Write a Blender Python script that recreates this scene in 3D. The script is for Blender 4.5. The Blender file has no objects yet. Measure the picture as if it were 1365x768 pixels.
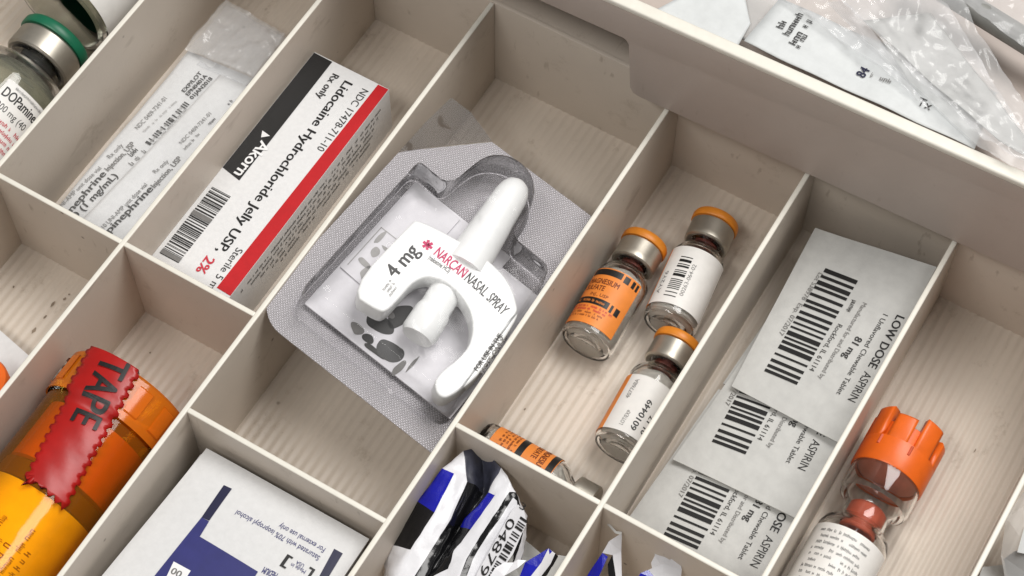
import bpy, bmesh, math, random
from mathutils import Vector, Matrix, noise as mnoise
random.seed(7)
S = 0.01                                   # all measures below are centimetres
sc = bpy.context.scene
COL = sc.collection

# ---------------------------------------------------------------- camera
cam = bpy.data.cameras.new('camera'); cam_o = bpy.data.objects.new('camera', cam); COL.objects.link(cam_o)
cam.sensor_width = 36.0; cam.sensor_fit = 'HORIZONTAL'; cam.lens = 69.97
cam.clip_start = 0.01; cam.clip_end = 20
R = ((0.85849307, 0.51281561, 0.00312993), (0.44734967, -0.74588603, -0.49348993), (-0.25073476, 0.42505786, -0.86974588))
cam_o.matrix_world = Matrix(((R[0][0], -R[1][0], -R[2][0], 14.37235*S), (R[0][1], -R[1][1], -R[2][1], -21.07089*S),
                             (R[0][2], -R[1][2], -R[2][2], 52.92819*S), (0, 0, 0, 1)))
sc.camera = cam_o
# ---------------------------------------------------------------- light
w = bpy.data.worlds.new('World'); sc.world = w; w.use_nodes = True
w.node_tree.nodes['Background'].inputs[0].default_value = (1.0, 0.98, 0.955, 1)
w.node_tree.nodes['Background'].inputs[1].default_value = 0.19
def area(name, loc, target, sx, sy, power, col):
    l = bpy.data.lights.new(name, 'AREA'); l.shape = 'RECTANGLE'; l.size = sx; l.size_y = sy; l.energy = power; l.color = col
    o = bpy.data.objects.new(name, l); COL.objects.link(o); o.location = loc
    d = Vector(target) - Vector(loc); o.rotation_euler = d.to_track_quat('-Z', 'Y').to_euler(); return o
area('ceiling_tube_lamp', (-0.26, -0.58, 1.25), (0, 0.0, 0), 0.9, 0.18, 8.5, (1.0, 0.975, 0.94))
area('ceiling_panel_lamp', (0.34, 0.52, 1.30), (0, 0.0, 0), 1.0, 0.6, 18.5, (1.0, 0.98, 0.955))
vs = sc.view_settings; sc.display_settings.display_device = 'sRGB'
vs.view_transform = 'Standard'; vs.look = 'None'; vs.exposure = 0.0; vs.gamma = 1.0; vs.use_curve_mapping = False
sc.cycles.max_bounces = 14; sc.cycles.transparent_max_bounces = 24; sc.cycles.transmission_bounces = 12; sc.cycles.glossy_bounces = 6
sc.cycles.sample_clamp_indirect = 4.0

# ---------------------------------------------------------------- helpers
def lin(c):
    return tuple(((v/255)/12.92 if v/255 <= .04045 else ((v/255+.055)/1.055)**2.4) for v in c) + (1,)
class NT:
    def __init__(s, name):
        s.m = bpy.data.materials.new(name); s.m.use_nodes = True; s.t = s.m.node_tree; s.t.nodes.clear()
        s.out = s.n('ShaderNodeOutputMaterial')
    def n(s, typ, **kw):
        x = s.t.nodes.new(typ)
        for k, v in kw.items():
            if k in x.inputs.keys(): x.inputs[k].default_value = v
            else: setattr(x, k, v)
        return x
    def l(s, a, b): s.t.links.new(a, b)
    def coord(s, scale=(1, 1, 1)):
        c = s.n('ShaderNodeTexCoord'); mp = s.n('ShaderNodeMapping'); s.l(c.outputs['Object'], mp.inputs['Vector'])
        mp.inputs['Scale'].default_value = scale; return mp.outputs['Vector']
    def noise(s, vec, scale, detail=4, rough=.55):
        x = s.n('ShaderNodeTexNoise'); x.inputs['Scale'].default_value = scale; x.inputs['Detail'].default_value = detail
        x.inputs['Roughness'].default_value = rough; s.l(vec, x.inputs['Vector']); return x.outputs['Fac']
    def ramp(s, fac, *stops):
        x = s.n('ShaderNodeValToRGB'); e = x.color_ramp.elements
        while len(e) < len(stops): e.new(.5)
        for i, (p, c) in enumerate(stops): e[i].position = p; e[i].color = c
        s.l(fac, x.inputs['Fac']); return x.outputs['Color']
    def mix(s, fac, a, b, mode='MIX'):
        x = s.n('ShaderNodeMix', data_type='RGBA', blend_type=mode)
        for i, v in ((0, fac), (6, a), (7, b)):
            if hasattr(v, 'links'): s.l(v, x.inputs[i])
            else: x.inputs[i].default_value = v
        return x.outputs[2]
    def bump(s, h, strength, dist):
        x = s.n('ShaderNodeBump'); x.inputs['Strength'].default_value = strength; x.inputs['Distance'].default_value = dist
        s.l(h, x.inputs['Height']); return x.outputs['Normal']
    def pbsdf(s, col, rough=.5, normal=None, **kw):
        x = s.n('ShaderNodeBsdfPrincipled')
        if hasattr(col, 'links'): s.l(col, x.inputs['Base Color'])
        else: x.inputs['Base Color'].default_value = col
        x.inputs['Roughness'].default_value = rough
        for k, v in kw.items(): x.inputs[k.replace('_', ' ')].default_value = v
        if normal is not None: s.l(normal, x.inputs['Normal'])
        s.l(x.outputs[0], s.out.inputs['Surface']); return x

def solid(name, rgb, rough=.5, var=.06, nscale=300, bump=0, **kw):
    t = NT(name); v = t.coord(); f = t.noise(v, nscale)
    c = lin(rgb); c2 = tuple(x*(1-var*2.2) for x in c[:3]) + (1,)
    colr = t.ramp(f, (.3, c2), (.7, c))
    nm = t.bump(t.noise(v, nscale*2.5, 3), bump, .0004) if bump else None
    t.pbsdf(colr, rough, nm, **kw); return t.m

def film(name, tint=(.97, .97, .97), rough=.06, gloss=1.5, haze=.05, hazecol=(.85, .85, .85), bump=.0, bscale=120, stretch=(1, 1, 1)):
    t = NT(name); v = t.coord(stretch)
    tr = t.n('ShaderNodeBsdfTransparent'); tr.inputs[0].default_value = tint + (1,)
    gl = t.n('ShaderNodeBsdfGlossy'); gl.inputs['Roughness'].default_value = rough
    df = t.n('ShaderNodeBsdfDiffuse'); df.inputs[0].default_value = hazecol + (1,)
    fr = t.n('ShaderNodeFresnel'); fr.inputs['IOR'].default_value = gloss
    if bump:
        nm = t.bump(t.noise(v, bscale, 2), bump, .002); t.l(nm, gl.inputs['Normal']); t.l(nm, fr.inputs['Normal'])
    a = t.n('ShaderNodeMixShader'); a.inputs[0].default_value = haze; t.l(tr.outputs[0], a.inputs[1]); t.l(df.outputs[0], a.inputs[2])
    b = t.n('ShaderNodeMixShader'); t.l(fr.outputs[0], b.inputs[0]); t.l(a.outputs[0], b.inputs[1]); t.l(gl.outputs[0], b.inputs[2])
    t.l(b.outputs[0], t.out.inputs['Surface']); return t.m

def cream_plastic(name, rgb, grime=.55, rough=.42, scuffs=.4):
    t = NT(name); v = t.coord()
    c = lin(rgb)
    base = t.ramp(t.noise(v, 25, 5), (.3, tuple(x*.9 for x in c[:3])+(1,)), (.7, c))
    dirt = t.ramp(t.noise(t.coord((1, .8, 1)), 75, 8, .8), (.57, (0, 0, 0, 1)), (.80, (grime, grime, grime, 1)))
    base = t.mix(dirt, base, lin((120, 100, 74)))
    scr = t.ramp(t.noise(t.coord((9, 1.2, 3)), 34, 3, .5), (.66, (0, 0, 0, 1)), (.74, (scuffs, scuffs, scuffs, 1)))
    base = t.mix(scr, base, lin((132, 116, 98)))
    spots = t.n('ShaderNodeTexVoronoi'); spots.inputs['Scale'].default_value = 105; t.l(v, spots.inputs['Vector'])
    sp = t.ramp(spots.outputs['Distance'], (.035, (.75, .75, .75, 1)), (.085, (0, 0, 0, 1)))
    gate = t.ramp(t.noise(v, 38, 2), (.56, (0, 0, 0, 1)), (.62, (1, 1, 1, 1)))
    base = t.mix(t.mix(1.0, sp, gate, 'MULTIPLY'), base, lin((92, 74, 55)))
    nm = t.bump(t.noise(v, 900, 3), .12, .0003)
    t.pbsdf(base, rough, nm); return t.m

M = {}
M['cream'] = cream_plastic('cream_plastic', (208, 197, 184), .5)
M['floor'] = cream_plastic('cream_plastic_floor', (203, 191, 177), .75, .5, .0)
M['panel'] = cream_plastic('grey_beige_plastic', (186, 173, 164), .2, .42, .2)
M['rim'] = solid('white_rim_and_lit_tops', (228, 224, 213), .4, .03)  # raised tray's white rim; on the dividers it paints in top light
M['card'] = solid('white_card', (222, 222, 222), .45, .03, 700)
M['paper'] = solid('white_paper', (214, 214, 214), .6, .03, 500, .15)
M['paper_grey'] = solid('grey_white_paper', (198, 198, 195), .38, .05, 260, .2)
M['paper_cool'] = solid('cool_white_paper', (208, 211, 211), .55, .04, 260, .15)
M['leaflet'] = solid('leaflet_paper', (214, 212, 216), .6, .03, 400)
M['black'] = solid('black_ink', (22, 21, 21), .45, .1)
M['ink'] = solid('soft_black_ink', (44, 43, 42), .55, .1)
M['greyink'] = solid('grey_ink', (120, 118, 116), .6, .1)
M['paleink'] = solid('pale_ink', (165, 163, 161), .6, .1)
M['red'] = solid('red_ink', (190, 20, 28), .42, .05)
M['redtext'] = solid('red_lettering', (196, 44, 62), .5, .05)
M['pink'] = solid('pink_lettering', (196, 22, 92), .5, .05)
M['white_print'] = solid('white_print', (235, 235, 235), .5, .03)
M['navy'] = solid('navy_ink', (44, 46, 112), .5, .08, 200)
M['deepnavy'] = solid('dark_navy_ink', (24, 25, 60), .5, .08, 200)
M['white_plastic'] = solid('white_plastic', (238, 239, 238), .3, .02, 200, Subsurface_Weight=.0)
M['label_white'] = solid('white_label', (230, 228, 224), .5, .03)
M['label_orange'] = solid('orange_label', (236, 140, 58), .5, .06, 200)
M['brownink'] = solid('brown_ink', (120, 52, 22), .55, .1)
M['flip_orange'] = solid('orange_flip_cap', (226, 138, 40), .4, .08, 200)
M['flip_green'] = solid('green_flip_cap', (18, 104, 74), .4, .06, 200)
M['stopper_grey'] = solid('dark_grey_stopper', (70, 70, 68), .6, .1)
M['stopper_red'] = solid('brown_red_stopper', (128, 62, 50), .6, .1)
M['stopper_pink'] = solid('pinkish_stopper', (216, 128, 100), .5, .06, 200)
M['tube_grey'] = solid('mid_grey_tube', (134, 134, 130), .4, .06, 200)
M['stopper_rust'] = solid('rust_stopper', (214, 96, 64), .6, .08)
M['cap_orange'] = solid('orange_plastic_cap', (232, 104, 24), .38, .06, 200, .1)
M['alu'] = solid('aluminium_crimp', (190, 184, 172), .4, .06, 300, Metallic=.85)
M['smudge'] = solid('brown_smudge', (140, 124, 106), .7, .2, 300)
M['foil_blue'] = solid('blue_wrapper', (26, 30, 168), .16, .12, 150, .2)
M['foil_black'] = solid('black_wrapper', (20, 20, 22), .16, .1, 150, .2)
M['foil_white'] = solid('white_wrapper', (226, 226, 230), .3, .05, 150, .25)
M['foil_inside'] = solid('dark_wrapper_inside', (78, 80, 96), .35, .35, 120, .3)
M['yellow_label'] = solid('yellow_label', (255, 214, 40), .5, .06, 200)
M['amber_content'] = solid('amber_contents', (214, 78, 16), .5, .1, 120)
M['dark_content'] = solid('dark_brown_stopper', (96, 44, 14), .5, .15, 120)

def glass(name, col, rough, ior):
    t = NT(name); x = t.pbsdf(col, rough, None, IOR=ior); x.inputs['Transmission Weight'].default_value = 1.0; return t.m
M['glass'] = glass('clear_glass', (.975, .98, .975, 1), .0, 1.47)
M['film'] = film('clear_pouch_film', (.97, .97, .97), .14, 1.45, .10, (.8, .8, .79), .5, 110)
M['film_milky'] = film('milky_pouch_film', (.96, .96, .96), .2, 1.45, .30, (.86, .86, .85), .35, 60)
M['film_label'] = film('clear_film_over_label', (.98, .98, .98), .2, 1.4, .07, (.86, .86, .85), .3, 80)
M['blister_film'] = film('clear_blister_plastic', (.985, .985, .99), .06, 1.19, .02, (.85, .85, .87), .8, 80)
M['flap_film'] = film('grey_clear_flap', (.50, .48, .47), .1, 1.22, .06, (.40, .38, .36), .5, 90)
M['amber'] = film('amber_plastic', (1.0, .78, .16), .07, 1.4, .12, (1.0, .34, .012), .12, 60)
M['amber_cap'] = film('amber_cap_plastic', (1.0, .48, .04), .12, 1.45, .50, (.95, .24, .012), .1, 60)
M['cloudy'] = film('cloudy_contents', (.96, .95, .92), .3, 1.12, .72, (.86, .82, .75))
M['clear_liquid'] = film('pale_liquid', (.95, .95, .86), .1, 1.15, .25, (.66, .66, .52))
M['crinkle'] = film('crinkled_clear_film', (.96, .96, .97), .12, 1.36, .26, (.84, .85, .85), .12, 150)
M['red_tape'] = solid('red_tape', (172, 20, 16), .36, .1, 120, .1)
def foil_backing():
    t = NT('embossed_foil'); v = t.coord()
    hs = []
    for ang in (.6, -.75):
        mp = t.n('ShaderNodeMapping'); t.l(v, mp.inputs['Vector']); mp.inputs['Rotation'].default_value = (0, 0, ang)
        wv = t.n('ShaderNodeTexWave'); wv.inputs['Scale'].default_value = 420; wv.inputs['Distortion'].default_value = 1.2; t.l(mp.outputs[0], wv.inputs['Vector'])
        hs.append(wv.outputs['Fac'])
    m = t.n('ShaderNodeMath', operation='MULTIPLY'); t.l(hs[0], m.inputs[0]); t.l(hs[1], m.inputs[1])
    c = t.ramp(m.outputs[0], (.1, lin((172, 168, 172))), (.8, lin((232, 230, 233))))
    t.pbsdf(c, .33, t.bump(m.outputs[0], .8, .0006), Metallic=.22); return t.m
M['foil'] = foil_backing()

def mesh_obj(name, verts, faces, mat, parent=None, smooth=False, xf=None):
    me = bpy.data.meshes.new(name)
    if xf: verts = [xf(*p) for p in verts]
    me.from_pydata([(x*S, y*S, z*S) for x, y, z in verts], [], faces)
    me.materials.append(M[mat]); me.update()
    if smooth:
        me.polygons.foreach_set('use_smooth', [True]*len(me.polygons))
    o = bpy.data.objects.new(name, me); COL.objects.link(o)
    if parent is not None: o.parent = parent
    return o
def fix(o, sharp=40):
    bm = bmesh.new(); bm.from_mesh(o.data)
    bmesh.ops.remove_doubles(bm, verts=bm.verts, dist=1e-7)
    bmesh.ops.recalc_face_normals(bm, faces=bm.faces)
    if sharp:
        for f in bm.faces: f.smooth = True
        for e in bm.edges:
            if len(e.link_faces) == 2 and e.calc_face_angle(0) > math.radians(sharp): e.smooth = False
    bm.to_mesh(o.data); bm.free(); return o
def tag(o, label, cat, group=None):
    o['label'] = label; o['category'] = cat
    if group: o['group'] = group
    return o
def thing(name, label, cat, origin, x=(1, 0, 0), y=(0, 1, 0), group=None):
    o = bpy.data.objects.new(name, None); COL.objects.link(o); o.empty_display_size = .01
    X = Vector(x); Y = Vector(y); Z = X.cross(Y)
    o.matrix_world = Matrix(((X.x, Y.x, Z.x, origin[0]*S), (X.y, Y.y, Z.y, origin[1]*S), (X.z, Y.z, Z.z, origin[2]*S), (0, 0, 0, 1)))
    return tag(o, label, cat, group)

def box(name, x0, x1, y0, y1, z0, z1, mat, parent, bev=.03, seg=2):
    bm = bmesh.new(); bmesh.ops.create_cube(bm, size=1)
    for v in bm.verts: v.co = Vector(((x0+x1)/2+v.co.x*(x1-x0), (y0+y1)/2+v.co.y*(y1-y0), (z0+z1)/2+v.co.z*(z1-z0)))*S
    if bev: bmesh.ops.bevel(bm, geom=bm.edges[:], offset=bev*S, segments=seg, profile=.6, affect='EDGES')
    me = bpy.data.meshes.new(name); bm.to_mesh(me); bm.free(); me.materials.append(M[mat])
    me.polygons.foreach_set('use_smooth', [True]*len(me.polygons))
    o = bpy.data.objects.new(name, me); COL.objects.link(o)
    if parent is not None: o.parent = parent
    return fix(o, 50)
def prism(name, poly, z0, z1, mat, parent, bev=0, xf=None, sharp=40):
    n = len(poly)
    vs_ = [(x, y, z0) for x, y in poly] + [(x, y, z1) for x, y in poly]
    fs = [tuple(range(n))[::-1], tuple(range(n, 2*n))] + [(i, (i+1) % n, n+(i+1) % n, n+i) for i in range(n)]
    o = mesh_obj(name, vs_, fs, mat, parent)
    bm = bmesh.new(); bm.from_mesh(o.data)
    bmesh.ops.recalc_face_normals(bm, faces=bm.faces)
    if bev:
        ed = [e for e in bm.edges if abs(e.verts[0].co.z-e.verts[1].co.z) < 1e-9]
        bmesh.ops.bevel(bm, geom=ed, offset=bev*S, segments=3, profile=.5, affect='EDGES')
    if xf:
        for v in bm.verts: v.co = Vector(xf(v.co.x/S, v.co.y/S, v.co.z/S))*S
    bm.to_mesh(o.data); bm.free(); return fix(o, sharp)
def lathe(name, prof, mat, parent, n=48, a0=0, a1=2*math.pi, sharp=35):
    vs_, fs = [], []; full = abs(a1-a0-2*math.pi) < 1e-6; m = n if full else n+1
    for r, z in prof:
        for i in range(m):
            a = a0+(a1-a0)*i/n; vs_.append((max(r, 1e-5)*math.cos(a), max(r, 1e-5)*math.sin(a), z))
    for j in range(len(prof)-1):
        for i in range(n):
            a, b = j*m+i, j*m+(i+1) % m; fs.append((a, b, b+m, a+m))
    o = mesh_obj(name, vs_, fs, mat, parent, True)
    return fix(o, sharp)

def rod(name, a_, b_, prof, mat, parent, n=28):
    A_, B_ = Vector(a_), Vector(b_); d = (B_-A_); L_ = d.length; d.normalize(); u = d.orthogonal().normalized(); v = d.cross(u)
    vs_, fs = [], []
    for r, s_ in prof:
        for i in range(n):
            an = 2*math.pi*i/n; q_ = A_+d*(s_*L_)+(u*math.cos(an)+v*math.sin(an))*max(r, .001); vs_.append(tuple(q_))
    for j in range(len(prof)-1):
        for i in range(n): fs.append((j*n+i, j*n+(i+1) % n, (j+1)*n+(i+1) % n, (j+1)*n+i))
    return fix(mesh_obj(name, vs_, fs, mat, parent), 45)

# flat print: 2D shapes gathered per ink, laid on a surface by a mapping
_txt = {}
def glyphs(s, bold=False):
    k = (s, bold)
    if k not in _txt:
        cu = bpy.data.curves.new('t', 'FONT'); cu.body = s; cu.resolution_u = 3
        ob = bpy.data.objects.new('t', cu); COL.objects.link(ob)
        dg = bpy.context.evaluated_depsgraph_get(); ev = ob.evaluated_get(dg); me = ev.to_mesh()
        vs_ = [(v.co.x, v.co.y) for v in me.vertices]; fs = [tuple(p.vertices) for p in me.polygons]
        ev.to_mesh_clear(); bpy.data.objects.remove(ob); bpy.data.curves.remove(cu)
        if bold and vs_:
            n_ = len(vs_); vs_ = vs_+[(x+.05, y) for x, y in vs_]+[(x+.025, y+.016) for x, y in vs_]; fs = fs+[tuple(i+n_ for i in f) for f in fs]+[tuple(i+2*n_ for i in f) for f in fs]
        xs = [p[0] for p in vs_] or [0, 1]
        _txt[k] = (vs_, fs, min(xs), max(xs))
    return _txt[k]
CAPH = .70
class Print:
    def __init__(s, parent, mp, h=.012): s.p, s.mp, s.h, s.d = parent, mp, h, {}
    def poly(s, ink, pts, faces=None, layers=1):
        v, f = s.d.setdefault(ink, ([], [])); b = len(v); n_ = len(pts)//layers
        v += [(p[0], p[1], .0012*min(layers-1, i//n_)) for i, p in enumerate(pts)]
        f += [tuple(b+i for i in q) for q in (faces or [tuple(range(len(pts)))])]
    def quad(s, ink, a, b, c, d, n=1, m=1):
        pts = []
        for i in range(n+1):
            for j in range(m+1):
                u, w_ = i/n, j/m
                pts.append(tuple((1-u)*((1-w_)*a[k]+w_*d[k])+u*((1-w_)*b[k]+w_*c[k]) for k in (0, 1)))
        s.poly(ink, pts, [(i*(m+1)+j, (i+1)*(m+1)+j, (i+1)*(m+1)+j+1, i*(m+1)+j+1) for i in range(n) for j in range(m)])
    def text(s, ink, t, a, b, h, bold=False):
        vs_, fs, x0, x1 = glyphs(t, bold)
        dx, dy = b[0]-a[0], b[1]-a[1]; L = math.hypot(dx, dy); ux, uy = dx/L, dy/L; k = h/CAPH
        pts = [(a[0]+ux*(x-x0)/(x1-x0)*L-uy*y*k, a[1]+uy*(x-x0)/(x1-x0)*L+ux*y*k) for x, y in vs_]
        s.poly(ink, pts, fs, 3 if bold else 1)
    def micro(s, ink, a, b, h, seed=0, fill=.8):          # a line of print too small to read
        r = random.Random(seed); dx, dy = b[0]-a[0], b[1]-a[1]; L = math.hypot(dx, dy); ux, uy = dx/L, dy/L; x = 0
        while x < L:
            for _ in range(r.randint(2, 8)):
                wd = h*r.uniform(.35, .75); hh = h*r.choice((.68, .68, .7, 1, .95))
                if x+wd > L: break
                if r.random() < fill:
                    y0 = h*r.choice((0, 0, 0, 0, -.2)); t_ = wd*.24; yb_ = h*r.choice((0, .58, .58, .3))
                    for xa, xb, ya, yb in ((x, x+t_, y0, hh), (x+wd*.62, x+wd*.62+t_, 0, .68*h), (x+t_, x+wd*.62, yb_, yb_+.14*h)):
                        s.poly(ink, [(a[0]+ux*p-uy*q, a[1]+uy*p+ux*q) for p, q in ((xa, ya), (xb, ya), (xb, yb), (xa, yb))])
                x += wd*1.12
            x += h*.5
    def bars(s, ink, a, b, h, seed=1, n=30, k=1, wide=None):        # barcode along a->b, bars rising h to the left
        r = random.Random(seed); dx, dy = b[0]-a[0], b[1]-a[1]; L = math.hypot(dx, dy); ux, uy = dx/L, dy/L
        seq = [r.choice(wide or (1, 1, 2, 3)) for _ in range(2*n+1)]; tot = sum(seq); x = 0
        for i, q in enumerate(seq):
            wd = q/tot*L
            if i % 2 == 0:
                P = lambda t_, y: (a[0]+ux*t_-uy*y, a[1]+uy*t_+ux*y)
                s.quad(ink, P(x, 0), P(x+wd, 0), P(x+wd, h), P(x, h), 1, k)
            x += wd
    def done(s, names=None, cuts=0):
        for i, (ink, (v, f)) in enumerate(s.d.items()):
            nm = (names or {}).get(ink, 'lettering')
            if cuts:
                bm = bmesh.new(); bv = [bm.verts.new(q) for q in v]
                for q in f:
                    try: bm.faces.new([bv[k] for k in q])
                    except ValueError: pass
                bmesh.ops.triangulate(bm, faces=bm.faces[:]); bmesh.ops.subdivide_edges(bm, edges=bm.edges[:], cuts=cuts, use_grid_fill=True)
                bm.verts.index_update(); v = [tuple(q.co) for q in bm.verts]; f = [tuple(q.index for q in g.verts) for g in bm.faces]; bm.free()
            mesh_obj(nm, [s.mp(x, y, s.h+.004*i+z) for x, y, z in v], f, ink, s.p)
def flat(z=0): return lambda x, y, h: (x, y, z+h)
def cyl(r): return lambda x, y, h: ((r+h)*math.cos(x/r), (r+h)*math.sin(x/r), y)
def cyl_sheet(name, r, a0, a1, y0, y1, mat, parent, n=36):
    mp = cyl(r); vs_, fs = [], []
    for i in range(n+1):
        x = a0+(a1-a0)*i/n
        vs_ += [mp(x, y0, 0), mp(x, y1, 0), mp(x, y1, .012), mp(x, y0, .012)]
    for i in range(n):
        for k in range(4): fs.append((4*i+k, 4*i+4+k, 4*i+4+(k+1) % 4, 4*i+(k+1) % 4))
    fs += [(0, 1, 2, 3), (4*n, 4*n+1, 4*n+2, 4*n+3)]
    return fix(mesh_obj(name, vs_, fs, mat, parent), 40)

# ---------------------------------------------------------------- the setting
H = -4.25
def plane(name, x0, x1, y0, y1, z, mat):
    o = mesh_obj(name, [(x0, y0, z), (x1, y0, z), (x1, y1, z), (x0, y1, z)], [(0, 1, 2, 3)], mat); o['kind'] = 'structure'; return o
plane('drawer_base', -45, 45, -40, 45, -4.75, 'panel')

# ---------------------------------------------------------------- divided tray
tray = thing('divided_tray', 'cream plastic drawer tray split into compartments by thin dividers', 'tray', (0, 0, H-.3))
zo = H-.3
DX = [-24.2, -17.12, -12.05, -7.05, 0, 5, 10.04, 15.12, 20.2]
hw = .085
Y0, Y1 = -15.0, 13.94
# ribbed floor
xs = []; x = DX[0]
while x < DX[-1]:
    xs += [(x+.31*k/6, .021*math.cos(2*math.pi*k/6)) for k in range(6)]; x += .31
vf, ff = [], []
for x, z in xs: vf += [(x, Y0, H+z-zo), (x, Y1, H+z-zo)]
for i in range(len(xs)-1): ff.append((2*i, 2*i+2, 2*i+3, 2*i+1))
n0 = len(vf); vf += [(xs[0][0], Y0, -.05), (xs[-1][0], Y0, -.05), (xs[-1][0], Y1, -.05), (xs[0][0], Y1, -.05)]
ff.append((n0, n0+3, n0+2, n0+1))
fix(mesh_obj('ribbed_floor', vf, ff, 'floor', tray, True), 60)
def paint_lit_tops(o):                              # up-facing edges painted paler, standing in for light on the divider tops
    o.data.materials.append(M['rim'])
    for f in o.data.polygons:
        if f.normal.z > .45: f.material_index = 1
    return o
for x in DX: paint_lit_tops(box('divider', x-hw, x+hw, Y0, Y1-hw-.005, H-.06-zo, 0-zo, 'cream', tray, .05, 3))
segs = [(0, 1, 0), (1, 2, 0), (2, 3, 0), (3, 4, -3.66), (4, 5, 0), (5, 6, 0), (6, 7, 0), (7, 8, 0)]
for i, j, y in segs: paint_lit_tops(box('divider', DX[i]+hw-.02, DX[j]-hw+.02, y-hw, y+hw, H-.06-zo, -.012-zo, 'cream', tray, .05, 3))
for y, nm in ((Y1, 'end_wall'), (Y0-hw, 'end_wall')):
    box(nm, DX[0]-hw, DX[-1]+hw, y-hw, y+hw, H-.06-zo, -.006-zo, 'cream', tray, .045, 2)
r_ = random.Random(4)
vs_, fs = [], []
for (x, y, rx, ry) in [(*q[:2], a_, b_) for q, a_, b_ in zip([(-16.230,-1.560,-4.200),(-14.730,-1.420,-4.200),(-14.650,-1.930,-4.200),(-14.650,-2.520,-4.200),(-14.510,-1.060,-4.200),(-14.490,-0.850,-4.200),(-10.920,-1.240,-4.200),(12.430,7.200,-4.200),(0.530,3.260,-4.200),(13.460,9.320,-4.200)], (.04, .05, .04, .06, .05, .03, .03, .035, .03, .02), (.05, .14, .1, .16, .06, .05, .04, .06, .04, .1))]:
    b_ = len(vs_); n = 9
    vs_ += [(x+rx*math.cos(2*math.pi*k/n)*r_.uniform(.5, 1.1), y+ry*math.sin(2*math.pi*k/n)*r_.uniform(.5, 1.1), H+.03-zo) for k in range(n)]; fs.append(tuple(b_+k for k in range(n)))
o = mesh_obj('dirt_specks', vs_, fs, 'smudge', tray); o['kind'] = 'stuff'
# ledge behind the tray under the raised tray
ledge = box('ledge', DX[0], DX[-1]+6, Y1+.2, 34, -.9, -.5, 'cream', None, .05); ledge['kind'] = 'structure'

# ---------------------------------------------------------------- raised tray at the back
a = math.radians(1.4)
rt = thing('raised_tray', 'pale beige raised tray with a stepped front panel across the back', 'tray', (0, 12.98, 0.08), (math.cos(a), math.sin(a), 0), (-math.sin(a), math.cos(a), 0))
def up(x, y, z): return (x, -z, y)         # polygon (x, height) extruded backwards
prof = [(-30, 2.60), (-1.72, 2.66), (-1.60, 2.60), (-1.52, 2.45), (-1.34, .28), (-1.22, .06), (-1.0, 0), (24, 0), (24, 4.05), (-30, 4.05)]
prism('stepped_panel', [(x, z) for x, z in prof], -.25, 0, 'panel', rt, .035, up)
box('rim', -30, 24, -.03, .42, 4.052, 4.30, 'rim', rt, .1, 4)
box('tray_floor', -30, 24, .255, 18, 2.75, 2.95, 'panel', rt, .03)
box('end_wall', -30, 24, 18, 18.3, 2.75, 4.3, 'panel', rt, .05)

# ---------------------------------------------------------------- lidocaine carton
t = thing('medicine_carton', 'white lidocaine jelly carton with black block and red stripe', 'carton', *((-10.4450,0.3500,-4.2500),(1.0000,0.0000,0.0000),(0.0000,1.0000,0.0000)))
cb = box('carton_body', -1.52, 1.5, 0, 9.9, 0, 2.25, 'card', t, .025, 2)
p = Print(cb, flat(2.25))
B = [(-1.59,9.86),(-0.76,9.85),(-0.74,4.30),(-1.46,4.44)]
B[0] = (-1.5, B[0][1]); B[3] = (-1.5, B[3][1]); p.quad('black', B[0], B[1], B[2], B[3])
Rr = [(1.08,9.86),(1.58,9.87),(1.61,0.59),(0.95,0.61)]
p.quad('red', Rr[0], (1.49, Rr[1][1]), (1.49, Rr[2][1]), Rr[3])
g = [(-0.03,9.02),(0.13,0.82),(-0.72,9.25),(-0.48,8.28),(0.81,9.49),(0.85,6.65)]
p.text('ink', 'Rx only', *[(-0.48,9.47),(-0.43,8.35)], .26, True)
p.text('black', 'Lidocaine Hydrochloride Jelly USP,', *[(0.02,9.44),(0.12,1.72)], .33, True)
p.text('redtext', '2%', *[(-0.01,1.44),(-0.00,0.77)], .34, True)
p.text('ink', 'NDC 17478-711-10', *[(0.71,9.46),(0.74,6.63)], .26)
p.text('ink', 'Sterile 5 mL', *[(0.65,2.17),(0.70,0.27)], .25)
p.text('white_print', 'Akorn', *[(-0.92,5.73),(-1.29,4.62)], .36, True) if 0 else None
A = [(-1.01,5.99),(-1.07,4.44)]
p.text('white_print', 'Akorn', A[0], A[1], .40, True)
q = [(-0.86,6.26),(-1.17,6.10),(-0.84,5.88)]
p.poly('white_print', [(q[0][0], q[0][1]), (q[0][0]-.34, q[0][1]+.05), (q[0][0]-.22, q[0][1]-.2)])
bc = [(-1.42,3.65),(-1.60,0.82)]
p.bars('black', (-.62, bc[0][1]), (-.62, .72), -.74, 3, 40)
p.quad('greyink', (-1.36, 2.62), (-.62, 2.62), (-.62, 2.44), (-1.36, 2.44)); p.quad('greyink', (-1.36, .74), (-.62, .74), (-.62, .9), (-1.36, .9))
p.done({'black': 'black_print', 'red': 'red_stripe', 'greyink': 'barcode_patch'})
ps = Print(cb, lambda x, y, h: (1.5+h, y, x))
for k in range(5):
    ps.micro('ink', (1.75-.27*k, 9.3-.2*k), (1.75-.27*k, 1.0+.5*k), .15, 20+k)
ps.done({'ink': 'fine_print'})

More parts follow.
